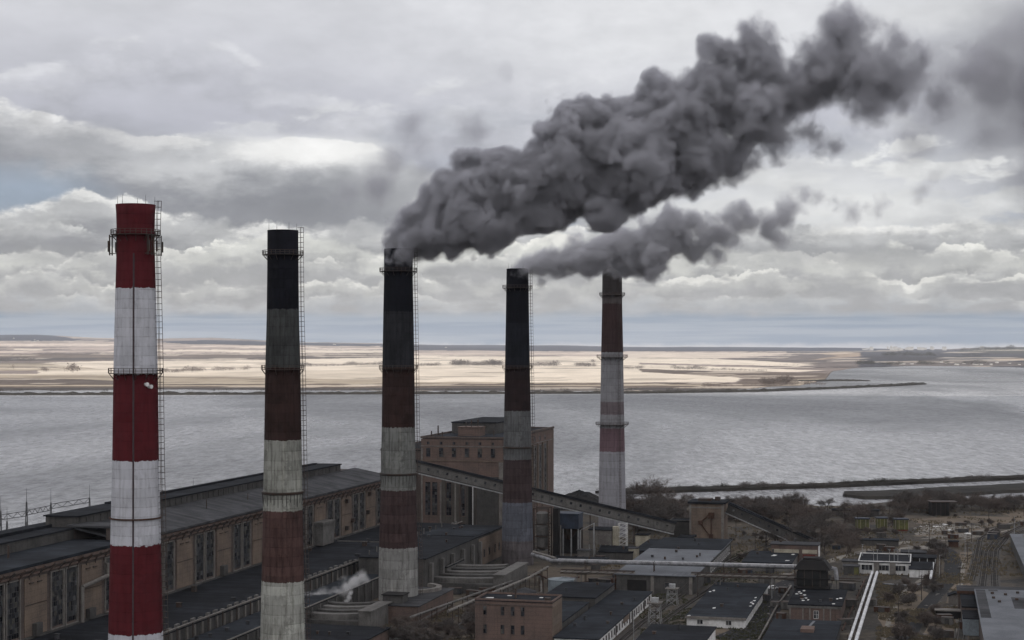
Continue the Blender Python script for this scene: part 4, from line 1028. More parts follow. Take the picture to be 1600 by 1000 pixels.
# ================================================= coal gallery: sloping bridge from the boiler house to the transfer tower
def gallery(name, label, p0, p1, w=3.4, h=3.6, legs=(), win=True, mat='conc'):
    """inclined enclosed conveyor from p0 (high) to p1 (low), points = middle of floor"""
    p0, p1 = Vector(p0), Vector(p1); t = thing(name, label, 'conveyor', (p1.x, p1.y, 0))
    d = (p0-p1); L = d.length; dn = d.normalized(); side = Vector((dn.y,-dn.x,0)).normalized(); up = side.cross(dn)
    if up.z < 0: up = -up
    o = Vector((p1.x, p1.y, 0))
    def pt(a, s, u_): return p1 + dn*a + side*s + up*u_ - o
    def bx(m, a0, a1, s0, s1, u0, u1):
        m.add([pt(a0,s0,u0),pt(a1,s0,u0),pt(a1,s1,u0),pt(a0,s1,u0),pt(a0,s0,u1),pt(a1,s0,u1),pt(a1,s1,u1),pt(a0,s1,u1)],
              [(0,3,2,1),(4,5,6,7),(0,1,5,4),(1,2,6,5),(2,3,7,6),(3,0,4,7)])
    part(t, 'gallery_body', mat, lambda m: bx(m, 0, L, -w/2, w/2, 0, h))
    def rf(m): bx(m, -.3, L+.3, -w/2-.5, w/2+.5, h+.003, h+.35); bx(m, -.3, L+.3, -w/4, w/4, h+.353, h+.8)
    part(t, 'roof', 'bitumen', rf)
    part(t, 'floor_beam', 'galv', lambda m: bx(m, -.3, L+.3, -w/2-.25, w/2+.25, -.5, -.003))
    if win:
        def wn(m):
            a = 3
            while a < L-2:
                for s in (-1, 1): bx(m, a, a+1.0, s*(w/2+.003), s*(w/2+.05), h*.42, h*.68)
                a += 4.4
        part(t, 'window', 'glass', wn)
        def sd(m):
            for s in (-1,1): bx(m, 0, L, s*(w/2+.003), s*(w/2+.22), h*.86, h-.01); bx(m, 0, L, s*(w/2+.003), s*(w/2+.22), .01, h*.12)
        part(t, 'side_beam', 'concdk', sd)
    for a in legs:
        q = pt(a, 0, -.5)
        def lg(m):
            for s in (-1,1):
                m.tube((q+side*s*1.3), (q.x+side.x*s*2.2, q.y+side.y*s*2.2, 0), .3, n=6)
            n = max(1, int(q.z/4))
            for i in range(n):
                z = q.z*(i+.5)/n; k = 2.2-.9*z/q.z
                m.tube((q.x-side.x*k,q.y-side.y*k,z),(q.x+side.x*k,q.y+side.y*k,z),.16,n=4)
                z2 = min(q.z, z+q.z/n)
                m.tube((q.x-side.x*k,q.y-side.y*k,z),(q.x+side.x*k,q.y+side.y*k,z2),.13,n=4)
        part(t, 'trestle', 'steel', lg)
    return t
def PD(px, py, d): return Vector(((px-800)/F*d, d, H-(py-LVL)*d/F))
gallery('conveyor_gallery', 'long sloping coal conveyor gallery crossing in front of the boiler house', PD(640,735,752), PD(1052,833,745), 3.4, 4.6, legs=(18,38,76,98,120))
# end building of the gallery and the hut beneath it
shed('conveyor_house', 'low dark house where the long sloping gallery ends beside the brick tower', 'building', G(1046,846), 9, 12, 9.0, 'concdk', 'bitumen', par=.4)
# transfer tower
t = shed('transfer_tower', 'square brick transfer tower with rusty bracket on its face and dark overhanging roof', 'tower', G(1078,851), 15.0, 15, 18.4, 'brick2', 'bitumen', over=.9, th=.8)
part(t, 'roof_hut', 'steel', lambda m: (m.box(3,9,4,10,19.2,20.3), m.box(10.2,12.4,8,11,19.2,20.8)))
def rustarm(m):
    m.tube((4.6,-.6,10),(8.2,-.6,13.2),.28,n=6); m.tube((4.6,-.6,10),(8.6,-.6,4.6),.28,n=6); m.tube((9.6,-.6,14.5),(9.6,-.6,3.5),.3,n=6)
    m.box(8.4,10.8,-1.5,-.003,12,14.6); m.box(3.9,5.6,-1.3,-.003,9.2,10.9); m.box(8.6,10.4,-1.3,-.003,3,5)
part(t, 'rusty_bracket', 'rust', rustarm)
part(t, 'corner_strip', 'trim', lambda m: (m.box(14.0,15.2,-.3,-.003,0,18), m.box(-.2,.6,-.3,-.003,0,18), m.box(0.7,13.9,-.25,-.003,16.4,17)))
windows(t, 'f', [2.2], 3.5, 1.6, 1.1, fm='trim', cols=1, rows=1); windows(t, 'r', [4,10], 12, 1.6, 2.6, W=15, cols=1, rows=2)
gallery('conveyor_gallery', 'shorter conveyor gallery dropping from the brick tower into the bare trees', PD(1136,800,745), PD(1268,858,726), 3.4, 3.9, legs=(10,17), mat='concdk')
# coal pile, hoppers, bins and sheds between gallery and pipes
def mound(name, label, c_, rx, ry, h, mat, seed=0, kind=None, cat='pile'):
    m = M(); n, k = 40, 14; vs = []
    for j in range(k+1):
        s = j/k
        for i in range(n):
            a = 2*math.pi*i/n; q = 1 + .35*mnoise.noise(Vector((math.cos(a)*1.3+seed, math.sin(a)*1.3, s*1.5)))
            vs.append((math.cos(a)*rx*(1-s)*q, math.sin(a)*ry*(1-s)*q, h*(1-(1-s)**1.15)*(1+.12*mnoise.noise(Vector((i*.5, j*.7, seed)))) - .05))
    m.add(vs, [(j*n+i, j*n+(i+1)%n, (j+1)*n+(i+1)%n, (j+1)*n+i) for j in range(k) for i in range(n)])
    o = m.build(name, MT[mat], smooth=False); o.location = (c_[0], c_[1], 0); return tag(o, label, cat, kind=kind)
mound('coal_pile', 'dark coal mound rising behind the sloping gallery by the water', G(905,793), 25, 16, 9.5, 'coal', 3)
def legs_(m, w, L, h, n=2, nl=2, r=.25, brace=True):
    xs = [w*i/(n-1) for i in range(n)]; ys = [L*i/(nl-1) for i in range(nl)]
    for x in xs:
        for y in ys: m.box(x-r, x+r, y-r, y+r, 0, h)
    if brace:
        for y in ys:
            for a, b_ in zip(xs, xs[1:]): m.tube((a,y,h*.15),(b_,y,h*.9),r*.45,n=4); m.tube((b_,y,h*.15),(a,y,h*.9),r*.45,n=4)
# blue bin on legs
P = G(866,868); t = thing('coal_bunker', 'blue steel bunker raised on tall columns under the gallery', 'bunker', P, ANG)
part(t, 'bin', 'bluesteel', lambda m: (m.box(0,10.5,0,9,11.5,17.4), m.box(-.3,10.8,-.3,9.3,17.403,17.9)))
for x in (0,3.5,7,10): 
    for y in (.3,8.5): part(t, 'column', 'galv' if y < 1 else 'steel', lambda m: m.box(x, x+.5, y, y+.5, 0, 11.497))
part(t, 'hopper', 'steel', lambda m: (m.lathe([(1.2,6.5),(4.4,11.49)],4,cx=5.2,cyy=4.6)))
part(t, 'back_wall', 'black', lambda m: m.box(.6,9.9,8.0,8.4,0,11.4))
part(t, 'stair', 'galv', lambda m: (m.tube((10.9,1,10.8),(17,1,14),.2,n=4), m.tube((10.9,2.2,10.8),(17,2.2,14),.2,n=4), m.box(10.8,11.1,.8,2.4,0,10.8), m.box(16.6,16.9,.8,2.4,0,13.8)))
# cyclone stack next to chimney four
P = G(834,872); t = thing('ash_silo', 'narrow stack of grey cyclone drums in a steel frame beside the slim dark chimney', 'silo', P, ANG)
for z0, z1, r0, r1 in ((14.5,18.5,2.2,2.6),(9.6,13.2,2.7,2.7),(4.6,8.6,2.5,2.5)):
    part(t, 'drum', 'conc', lambda m: m.lathe([(r0*.4,z0-1.6),(r0,z0),(r1,z1),(r1*.6,z1+.7),(.01,z1+.8)], 20, cx=3, cyy=3, cap=False))
def frame(m):
    for x in (-.3,6.0):
        for y in (0,6): m.box(x,x+.5,y,y+.5,0,21)
    for z in (4,8.8,13.8,20.5): m.box(.203,5.998,0,.4,z,z+.4); m.box(.203,5.998,6,6.4,z,z+.4)
    for i in range(16): m.box(6.503,6.9,0,.6,1+i*1.2,1.5+i*1.2)
part(t, 'frame', 'steel', frame); part(t, 'post', 'black', lambda m: m.box(8.2,10.6,0,3,0,21)); part(t, 'post', 'conc', lambda m: m.box(11.2,11.7,0,.5,0,14))
# grey beige hopper house
t = shed('hopper_house', 'beige plastered hopper house raised on short posts beneath the gallery', 'building', G(920,866), 9.6, 12, 6.0, 'trim', 'bitumen', base=4.3)
def pl(m):
    for x in (.2,2.6,5,7.4,9.2):
        for y in (.3,11.3): m.box(x-.15,x+.15,y,y+.3,-4.3,-.003)
part(t, 'post', 'galv', pl)
part(t, 'chute', 'cream', lambda m: (m.box(9.9,12.4,2,5,-4,7.5),))
t = thing('steel_tower', 'white lattice frame between hopper house and gallery legs', 'frame', G(966,866), ANG)
def lat(m, w, h, n, r=.14):
    for x in (0,w):
        for y in (0,w): m.box(x-r,x+r,y-r,y+r,0,h)
    for i in range(n):
        z0, z1 = h*i/n, h*(i+1)/n
        for y in (0,w): m.tube((0,y,z0),(w,y,z1),r*.8,n=4); m.tube((0,y,z1),(w,y,z1),r*.8,n=4)
        for x in (0,w): m.tube((x,0,z1),(x,w,z0),r*.8,n=4); m.tube((x,0,z1),(x,w,z1),r*.8,n=4)
part(t, 'lattice', 'white', lambda m: lat(m, 3.4, 13, 7))
# buildings between the gallery and the big pipe
shed('shed', 'green-grey gabled shed just behind the big silver pipe', 'building', G(936,876), 14, 12, 3.6, 'concdk', 'bitumen', kind='gable_x', rise=1.8, clut=1)
t = shed('kiosk', 'small pale kiosk at the end of the green-grey gabled shed', 'kiosk', G(982,877), 3.6, 5, 5.2, 'cream', 'roofgrey')
shed('workshop', 'low workshop with blue-grey sheet roof left of the long light-roofed shed', 'building', G(990,874), 12.5, 42, 3.4, 'concdk', 'bitblue', clut=5)
t = shed('switch_house', 'small beige switch house under the low end of the sloping gallery', 'building', G(993,854), 5.6, 6, 5.0, 'cream', 'bitumen', over=.3)
t = shed('lean_to', 'dark lean-to beside the brick tower foot', 'building', G(1060,856), 6, 9, 4.5, 'concdk', 'bitumen')
t = shed('shed', 'low dark shed in front of the blue bunker', 'building', G(862,882), 22, 8, 2.2, 'concdk', 'bitumen', clut=2)
shed('shed', 'small grey hut between the blue bunker and the beige hopper house', 'building', G(902,874), 5, 5, 3.6, 'conc', 'roofgrey')
t = thing('storage_tank', 'pale round tank lying beside the low blue-roofed workshop', 'tank', G(1046,872))
part(t, 'drum', 'paleblue', lambda m: m.tube((0,0,1.7),(2.4,4.2,1.7),1.6,n=18)); part(t, 'cradle', 'concdk', lambda m: m.box(.2,2.4,.8,3.6,0,.5))
# long shed that passes under the big pipe
t = shed('long_shed', 'long low shed with light sheet-metal roof passing under the big silver pipe', 'building', G(963,925), 27.8, 116, 6.4, 'concdk', 'rooflt', kind='flat', over=.8, th=.3, clut=9)
part(t, 'roof_strip', 'bitblue', lambda m: m.box(-.7,28.5,78,115.9,6.72,6.9))
part(t, 'roof_strip', 'rooflt', lambda m: [m.box(20+i*1.8,20.7+i*1.8,.4,9,6.72,6.8) for i in range(4)])
windows(t, 'r', [50+5*i for i in range(13)], 1.6, 2.6, 3.0, W=27.8, fm='white', cols=2, rows=2)
windows(t, 'f', [18.5], 2.2, 1.8, 1.8, fm='trim', cols=1, rows=1)
part(t, 'gate', 'black', lambda m: m.box(4,11,-.1,-.003,0,4.6)); part(t, 'pillar', 'trim', lambda m: (m.box(12.5,13.7,-.3,-.003,0,6.2), m.box(26.3,27.5,-.3,-.003,0,6.2)))
# brick garage
t = shed('garage', 'red brick garage with a cream band and a dark red gate', 'building', G(1205,878), 19, 9.5, 7.2, 'brick', 'roofgrey', over=.5, clut=2)
part(t, 'band', 'cream', lambda m: (m.box(.3,11.2,-.12,-.003,3.9,5.4), m.box(12.6,18.6,-.12,-.003,3.9,5.4)))
part(t, 'gate', 'rustred', lambda m: m.box(12.8,17.8,-.16,-.003,0,3.5)); part(t, 'pillar', 'brickdk', lambda m: m.box(11.3,12.4,-.3,-.003,0,7.1))
part(t, 'gable_wall', 'white', lambda m: m.box(19.003,19.15,.2,9.3,.6,6.9))
# low flat shed in front of the garage
t = shed('shed', 'low shed with dark blue roof and snow-white patches in front of the brick garage', 'building', G(1160,893), 19, 36, 3.6, 'conc', 'bitblue', clut=2)
part(t, 'roof_patch', 'white', lambda m: (m.add([(9.2,20,3.965),(10.9,20.5,3.965),(11.6,24,3.965),(10,25,3.965)],[(0,1,2,3)]), m.add([(16,6,3.965),(17.6,6.4,3.965),(17.9,8,3.965),(16.3,8.2,3.965)],[(0,1,2,3)]), m.add([(16.8,26,3.965),(18,26,3.965),(18.3,29,3.965),(17.2,29,3.965)],[(0,1,2,3)])))
# white pump station with three wide dark openings
t = shed('pump_station', 'white single-storey station with three wide dark windows where the twin pipes end', 'building', G(1341,896), 19.8, 26, 4.4, 'white', 'bitumen', par=.35)
windows(t, 'f', [3.3, 9.6, 15.9], 1.5, 4.0, 2.0, fm='white', cols=3, rows=1)
for x, y in ((5.8,2),(7.2,2),(11.8,2.4),(13.6,2.4),(15,2.4),(1,18),(19,18)):
    part(t, 'mast', 'galv', lambda m: (m.box(x-.09,x+.09,y,y+.18,4.7,9.2), m.box(x-.5,x+.5,y,y+.14,9.2,9.34)))
part(t, 'pipe_riser', 'trim', lambda m: (m.box(6,8,-.8,-.003,.2,4.6), m.box(12,14.2,-.8,-.003,.2,4.6)))
t = shed('annex', 'white lean-to with dark roof at the right end of the white station', 'building', G(1421,902), 8.4, 16, 3.0, 'white', 'bitumen', dh=.8)
part(t, 'door', 'trim', lambda m: m.box(3.6,3.75,-.05,-.003,0,2.9))
t = shed('gate_frame', 'roofless frame shed with open dark bays behind the white lean-to', 'building', G(1424,889), 9.5, 10, 4.4, 'black', 'bitumen')
part(t, 'post', 'galv', lambda m: [m.box(x,x+.3,-.3,-.003,0,4.3) for x in (0,3,6,9.1)])
shed('hut', 'little brick hut with pale corners behind the white station', 'hut', G(1354,881), 5.6, 6, 4.2, 'brick', 'bitumen')
shed('hut', 'pale concrete hut at the left of the white station', 'hut', G(1316,890), 6.0, 7, 3.2, 'trim', 'roofgrey')
t = shed('kiosk', 'brown fenced kiosk with a yellow-green end panel beside the white station', 'kiosk', G(1318,898), 5.8, 5, 3.2, 'concdk', 'roofgrey')
part(t, 'panel', 'yellow', lambda m: m.box(4.0,5.7,-.1,-.003,.2,3.0))
# tank-like cooling tower on the brick annex
t = shed('filter_house', 'brick house with pilasters and a white framed window, carrying the black cooling tower', 'building', G(1233,969), 16.4, 36, 5.0, 'brick', 'bitumen', over=.5, clut=3)
part(t, 'band', 'conc', lambda m: m.box(-.1,16.5,-.35,-.003,4.2,4.95))
part(t, 'pilaster', 'trim', lambda m: [m.box(x,x+.4,-.2,-.003,0,4.19) for x in (.1,4.2,6.4,10.8,12.9)])
windows(t, 'f', [8.6], .9, 1.4, 2.4, fm='white', cols=2, rows=2)
rp = [(.8,22),(2,23.5),(1.2,27),(3.4,20),(2.6,30),(3.2,12),(4.4,13.5),(3.8,8),(5.4,9.5),(14.6,14),(15.6,16),(14,3)]
def patches(m):
    rr = random.Random(2)
    for x, y in rp:
        pts = [(x+math.cos(a)*rr.uniform(.3,.75), y+math.sin(a)*rr.uniform(.8,1.7), 5.362) for a in [i*math.pi/3 for i in range(6)]]
        m.add(pts, [tuple(range(6))])
part(t, 'roof_patch', 'white', patches)
P = G(1254,955); t = thing('cooling_tower', 'black timber cooling tower with flared hood standing over the brick filter house', 'tower', (P.x, P.y+14, 5.45), ANG)
part(t, 'casing', 'black', lambda m: (m.box(0.8,10.4,0,9.5,1.0,6.6), m.box(-.5,11.7,-.5,10,.3,.997), m.box(-.4,11.6,-.4,9.9,3.4,3.8)))
part(t, 'hood', 'black', lambda m: (m.add([(-.6,-.6,6.603),(11.8,-.6,6.603),(11.8,10.1,6.603),(-.6,10.1,6.603),(1.6,1.4,9.6),(9.6,1.4,9.6),(9.6,8.1,9.6),(1.6,8.1,9.6)],[(3,2,1,0),(4,5,6,7),(0,1,5,4),(1,2,6,5),(2,3,7,6),(3,0,4,7)]), m.box(2.4,8.8,2.2,7.3,9.603,10.4)))
part(t, 'panel', 'coal', lambda m: [m.box(x,x+2.6,-.12,-.003,1.3,6.2) for x in (.4,3.1,5.8,8.4)])
part(t, 'batten', 'steel', lambda m: [m.box(x,x+.16,-.3,-.123,.4,6.6) for x in (0.1,2.95,5.65,8.25,10.9)])
# blue roofed shed at the bottom edge, with pale ridge strip and little brick head
t = shed('shed', 'low blue-roofed shed with a pale roof strip in front of the brick filter house', 'building', G(1313,992), 19.8, 48, 3.8, 'concdk', 'bitblue', corner='br', over=.4)
part(t, 'roof_strip', 'rooflt', lambda m: m.add([(10.6,34,4.165),(11.4,34,4.165),(12.4,46.5,4.165),(11.6,46.5,4.165)],[(0,1,2,3)]))
part(t, 'brick_head', 'brick', lambda m: m.box(9.4,13.2,25,31,4.16,5.2))
# long dark roof with white patched edge
t = shed('long_shed', 'broad flat dark-roofed shed with a patchy white front beside the rails', 'building', G(1073,979), 18.2, 78, 3.0, 'white', 'bitblue', over=.5, clut=3)
windows(t, 'f', [4.2,13.2], 1.0, 1.7, 1.3, fm='white', cols=2, rows=1)
part(t, 'fascia', 'trim', lambda m: m.box(-.5,18.7,-.75,-.52,2.7,3.5))
windows(t, 'r', [6+4.2*i for i in range(16)], .9, 1.3, 1.3, W=18.2, fm='white', cols=1, rows=1)
def pat2(m):
    rr = random.Random(4)
    for x, y in ((.6,54),(1.5,57),(.5,.8),(6.3,18),(17.6,37),(17.2,44),(17.8,30),(16.9,33),(17.5,25)):
        m.add([(x+math.cos(a)*rr.uniform(.25,.7), y+math.sin(a)*rr.uniform(.8,2.0), 3.365) for a in [i*math.pi/3 for i in range(6)]], [tuple(range(6))])
part(t, 'roof_patch', 'white', pat2)
# bottom shed with white gable wall
t = shed('shed', 'dark-roofed shed cut by the bottom edge with a white side wall, beside the rails', 'building', G(1118,1005), 19, 60, 4.6, 'white', 'bitumen', corner='br', clut=2)
# white-walled long workshop right of the brick office
t = shed('long_workshop', 'long workshop with a white windowed wall running beside the railway track', 'building', G(1018,943), 12.8, 96, 3.8, 'white', 'bitblue', corner='br', over=.4, clut=6)
windows(t, 'r', [4+4.4*i for i in range(21)], 1.1, 1.5, 1.8, W=12.8, fm='trim', cols=1, rows=2)
part(t, 'gate', 'steel', lambda m: [m.box(12.803,13.0,y,y+1.0,0,3.4) for y in (28,52,57,80,90)])
part(t, 'brick_front', 'brick2', lambda m: m.box(12.803,13.1,41,50,2.0,3.7))
P = G(1018,943) - V*13.1
t = shed('workshop', 'taller flat-roofed workshop between the brick office and the white-walled workshop', 'building', (P.x, P.y, 0), 17, 34, 6.2, 'concdk', 'bitumen', corner='br', over=.4, clut=2)
t = shed('workshop', 'lower dark-roofed workshop right behind the brick office', 'building', (P.x-34*.2425-2.2, P.y-34.6, 0), 14.4, 52, 5.0, 'concdk', 'bitblue', corner='br', over=.3, clut=3)
# brick office in front
ob = Vector(((863-800)/F*485, 485, 0))
t = shed('office', 'red brick three-storey office block with narrow dark windows at the bottom centre', 'building', ob, 23.3, 13, 13.4, 'brick', 'bitumen', corner='fr', over=.1, par=.5, th=.25)
for z in (9.4, 4.0):
    windows(t, 'f', [3.0,8.3,11.4,14.4], z, .95, 2.5, fm='brickdk', cols=1, rows=2); windows(t, 'r', [2,4.2,6.4,8.8,11], z, .8, 2.5, W=23.3, fm='brick2', cols=1, rows=2)
part(t, 'side_facing', 'brick2', lambda m: m.box(23.303,23.36,0,13,0,13.3))
part(t, 'cornice', 'brickdk', lambda m: m.box(-.1,23.4,-.16,-.003,12.3,12.6))
part(t, 'vent', 'steel', lambda m: (m.box(10.5,11,6,6.5,13.6,16.5), m.box(20.6,22.2,1.5,3,13.6,14.7)))
part(t, 'roof_patch', 'white', lambda m: (m.add([(2,4,13.66),(4.4,4.2,13.66),(4.2,6,13.66),(2.2,5.8,13.66)],[(0,1,2,3)]), m.add([(7.2,9.6,13.66),(8.6,9.6,13.66),(8.5,11,13.66),(7.3,11,13.66)],[(0,1,2,3)]), m.add([(17.4,8,13.66),(18.6,8,13.66),(18.5,9.4,13.66),(17.5,9.4,13.66)],[(0,1,2,3)])))
# right-hand warehouse and its neighbours
bp = Vector(((1524-800)/F*549, 549, 0))
t = shed('warehouse', 'big warehouse with pale patched flat roof in the bottom right corner', 'building', bp, 40, 100, 8.0, 'brickdk', 'rooflt', corner='bl', over=.4, clut=0)
part(t, 'roof_patch', 'roofgrey', lambda m: (m.box(4,7,96,99.5,8.36,8.37), m.box(10.5,16,60,84,8.36,8.372), m.box(0,3,40,99,8.36,8.368), m.box(20,30,20,50,8.36,8.372)))
for x, y in ((5,90),(5,80),(6.5,72),(9,88),(13,93),(12,78),(14,66)): part(t, 'vent', 'steel', lambda m: (m.box(x-.5,x+.5,y-.5,y+.5,8.36,9.0),))
P = G(1503,932)
t = shed('shed', 'brown shed with rusty fascia lying across the back of the pale warehouse', 'building', (bp.x-5, bp.y+2.5, 0), 36, 12, 7.2, 'brickdk', 'roofgrey', over=.4)
part(t, 'fascia', 'rust', lambda m: m.box(-.4,36.4,-.7,-.41,6.6,7.5))
t = shed('lean_to', 'narrow dark lean-to along the left wall of the pale warehouse', 'building', (bp.x-.2, bp.y, 0), 4.6, 26, 6.0, 'brickdk', 'bitumen', corner='br', over=.1)
t = shed('lean_to', 'grey-walled lean-to nearer along the left wall of the pale warehouse', 'building', (bp.x-.2-26.3*.2425, bp.y-25.8, 0), 4.6, 16, 5.0, 'paleblue', 'bitumen', corner='br', over=.1)
t = shed('carport', 'long grey-roofed carport with a zigzag dark line at the right edge', 'building', G(1579,853) , 26, 118, 5.0, 'concdk', 'rooflt', corner='bl', over=.3, clut=0)
def zig(m):
    for i in range(26):
        y = 2+i*4.4; m.add([(5,y,5.36),(6.4,y+1.1,5.36),(6.4,y+2.6,5.36),(5,y+3.2,5.36),(4.4,y+1.8,5.36)],[(0,1,2,3,4)])
part(t, 'dark_zigzag', 'steel', zig)  # flat dark zigzag shapes on the roof
# yellow-green boxes among the bare trees
for px, pxr, py, lab in ((1339,1358,829,'yellow-green slatted box nearest the boat shed among the bare trees'), (1371,1386,828,'narrow yellow-green slatted box, middle one of the three among the trees'), (1399,1419,830,'widest yellow-green slatted box with a red foot, beside the pit')):
    P = G(px, py); w_ = (pxr-px)/F*P.y
    t = thing('loading_box', lab, 'bin', P, 0, 'yellow-green boxes among the bare trees')
    part(t, 'body', 'yellow', lambda m: m.box(0,w_,0,4,.8,5.4)); part(t, 'slats', 'cream', lambda m: [m.box(x*w_/7,x*w_/7+.12,-.14,-.003,.9,5.3) for x in (0,2,5,7)])
    part(t, 'lid', 'bluesteel', lambda m: m.box(-.4,w_+.4,-.3,4.3,5.403,6.0)); part(t, 'plinth', 'concdk' if px < 1390 else 'rustred', lambda m: m.box(.2,w_-.2,.2,3.8,0,.797))
shed('shed', 'long low shed with a violet-grey roof in front of the yellow-green boxes', 'building', G(1328,852), 21, 7, 2.4, 'concdk', 'bitblue', clut=1)
t = thing('black_bunker', 'windowless black steel box standing alone before the spit', 'bunker', G(1456,806), 0)
part(t, 'box', 'black', lambda m: m.box(0,9.2,0,7,0,7.0)); part(t, 'roof_plate', 'steel', lambda m: m.box(-.5,13.5,-.4,7.4,7.003,7.4)); part(t, 'ladder', 'steel', lambda m: [m.box(9.203,9.5,.5,1.3,.5+i*.6,.6+i*.6) for i in range(10)])
part(t, 'rib', 'steel', lambda m: [m.box(x,x+.15,-.1,-.003,0,7) for x in (0,2.3,4.6,6.9,9.05)])
shed('hut', 'small dark hut on the bare earth near the rails', 'hut', G(1482,855), 4.2, 4, 2.4, 'rust', 'bitumen')
t = shed('dome_hut', 'small pale octagonal hut left of the warehouse', 'hut', G(1482,945), 4.4, 5, 3.0, 'trim', 'bitumen', kind='gable_y', rise=.9)
shed('hut', 'open-fronted low hut with pale roof edge below the octagonal hut', 'hut', G(1462,966), 9.0, 4, 2.4, 'black', 'trim')
shed('hut', 'grey sheet-roofed hut behind the frame shed', 'hut', G(1408,874), 10, 9, 2.8, 'concdk', 'roofgrey')
shed('boat_shed', 'grey boat shed by the water left of the yellow-green boxes', 'building', G(1300,806), 24, 8, 3.0, 'concdk', 'bitumen')
shed('hut', 'rust red hut beyond the brick garage near the water', 'hut', G(1266,805), 5, 5, 3.0, 'rust', 'bitumen')
shed('hut', 'blue-grey tent-roofed hut at the low end of the short gallery', 'hut', G(1246,838), 5, 6, 2.0, 'concdk', 'rooflt', kind='gable_y', rise=1.6)
shed('barn', 'pale long barn among the trees behind the brick tower', 'building', G(1030,826), 17, 8, 3.0, 'trim', 'roofgrey')
# ================================================= flue and fan houses round the chimney feet
P = Vector((-3.6, 699, 0))
t = shed('flue_house', 'tall soot-streaked flue house with tan brick end, between third and fourth chimneys', 'building', P, 25, 112, 12.8, 'concdk', 'bitumen', corner='br', over=.4, clut=8)
part(t, 'brick_side', 'brick2', lambda m: m.box(25.003,25.2,72,111,1,12))
part(t, 'buttress', 'conc', lambda m: [m.box(25.203,26.4,y,y+1.8,0,11) for y in (4,18,32,46,60,71)])
windows(t, 'r', [80,88,97,104], 4, 2, 3, W=25.2, fm='brickdk', cols=1, rows=1)
part(t, 'roof_strip', 'bitblue', lambda m: m.box(1,24,70,100,13.16,13.3))
for i in range(12):
    y = 6+i*8.4
    part(t, 'stub_pipe', 'conc', lambda m: m.tube((2,y,13.1),(2,y,14.6+(i%3)*.5),.22,n=6))
# flat ducts fanning into the feet
def ducts(px0, px1, y0, n, step, x_end, label, seed, hh=1.7):
    P = G(px0, y0); w_ = (px1-px0)/F*P.y
    t = thing('flue_duct', label, 'duct', P, ANG)
    rr = random.Random(seed)
    for i in range(n):
        def f(m):
            pts = []
            for k in range(15):
                s = k/14; x = w_*s*(1-.03*i); yy = i*step + 9.0*(s-.35)**2*(1+i*.12)
                pts.append((x, yy))
            z0, z1 = 3.4+i*.25, 3.4+hh+i*.35
            L_ = [(p[0], p[1]) for p in pts]; R_ = [(p[0], p[1]+step*.62) for p in pts]
            for (a, b_), (c_, d_) in zip(zip(L_, L_[1:]), zip(R_, R_[1:])):
                m.add([(a[0],a[1],z0),(b_[0],b_[1],z0),(d_[0],d_[1],z0),(c_[0],c_[1],z0),(a[0],a[1],z1),(b_[0],b_[1],z1),(d_[0],d_[1],z1),(c_[0],c_[1],z1)],
                      [(0,3,2,1),(4,5,6,7),(0,1,5,4),(2,3,7,6)])
        part(t, 'duct', 'conc' if i%2 == 0 else 'concdk', f)
    part(t, 'base_wall', 'concdk', lambda m: m.box(0, w_, -1.2, n*step+1.5, 0, 3.39))
    part(t, 'header', 'conc', lambda m: (m.box(w_+.003,w_+4,-1,n*step+5,0,5.6+n*.2), m.box(w_-.1,w_+4.4,-1.3,n*step+5.3,5.603+n*.2,6+n*.2)))
    return t
ducts(668, 775, 924, 5, 6.0, 0, 'curved grey flue ducts fanning into the foot of the slim dark chimney', 1)
ducts(484, 566, 984, 4, 5.0, 0, 'curved grey flue ducts fanning in from the low buildings toward the third chimney', 2)
P = Vector((-20, 566, 0))
t = shed('fan_house', 'low brick fan house with grey roof just right of the third chimney', 'building', P, 14, 40, 5.8, 'brick', 'roofgrey', corner='br', over=.4)
part(t, 'duct_cover', 'trim', lambda m: m.lathe([(7.5,6.18),(7.5,7.3),(9.4,7.3),(9.4,6.18)], 18, cx=2, cyy=34, a0=R(-70), a1=R(70), cap=False))
part(t, 'band', 'trim', lambda m: m.box(14.003,14.2,0,40,.8,1.4))
t = shed('fan_house', 'low dark fan house with brown brick foot, between second and third chimneys', 'building', G(608,1004), 30, 26, 4.2, 'brick', 'bitumen', corner='br', over=.5, clut=3)
part(t, 'coping', 'trim', lambda m: m.box(-.5,30.5,-.75,-.52,4.0,4.7))
P = G(640,962)
t = shed('control_cabin', 'dark tar-coated cabin leaning on the foot of the third chimney', 'cabin', G(598,972), 6.6, 6, 8.6, 'concdk', 'black', over=.4)
t = shed('flue_box', 'plain concrete flue box with stepped roof behind the curved ducts', 'building', G(650,915), 12, 22, 7.0, 'conc', 'bitumen', par=.3)
# tanks
def vtank(name, label, P, r, h, mat, cone=.6, grp=None, lad=True, seg=36):
    t = thing(name, label, 'tank', P, 0, grp)
    part(t, 'shell', mat, lambda m: (m.lathe([(r,0),(r,h)], seg, cap=False), m.lathe([(r+.06,h*.5),(r+.1,h*.5),(r+.1,h*.52),(r+.06,h*.52)], seg, cap=False)))
    t.children[0].data.polygons.foreach_set('use_smooth', [True]*len(t.children[0].data.polygons))
    part(t, 'lid', mat if cone < 1 else 'roofgrey', lambda m: m.lathe([(r+.15,h-.1),(r+.15,h+.05),(.3,h+cone),(.01,h+cone)], seg, cap=False))
    if lad: part(t, 'pipe', 'silver', lambda m: (m.tube((r+.4,-.5,0),(r+.4,-.5,h+.4),.22,n=8), m.tube((r+.4,-.5,h+.4),(0,0,h+cone+.2),.16,n=8)))
    return t
vtank('storage_tank', 'pale blue-grey round tank behind the brick office', G(877,936), 4.6, 7.0, 'paleblue')
vtank('storage_tank', 'squat dark tank with a grey cone roof behind the brick office', G(820,936), 4.1, 2.6, 'concdk', 1.5, lad=False)
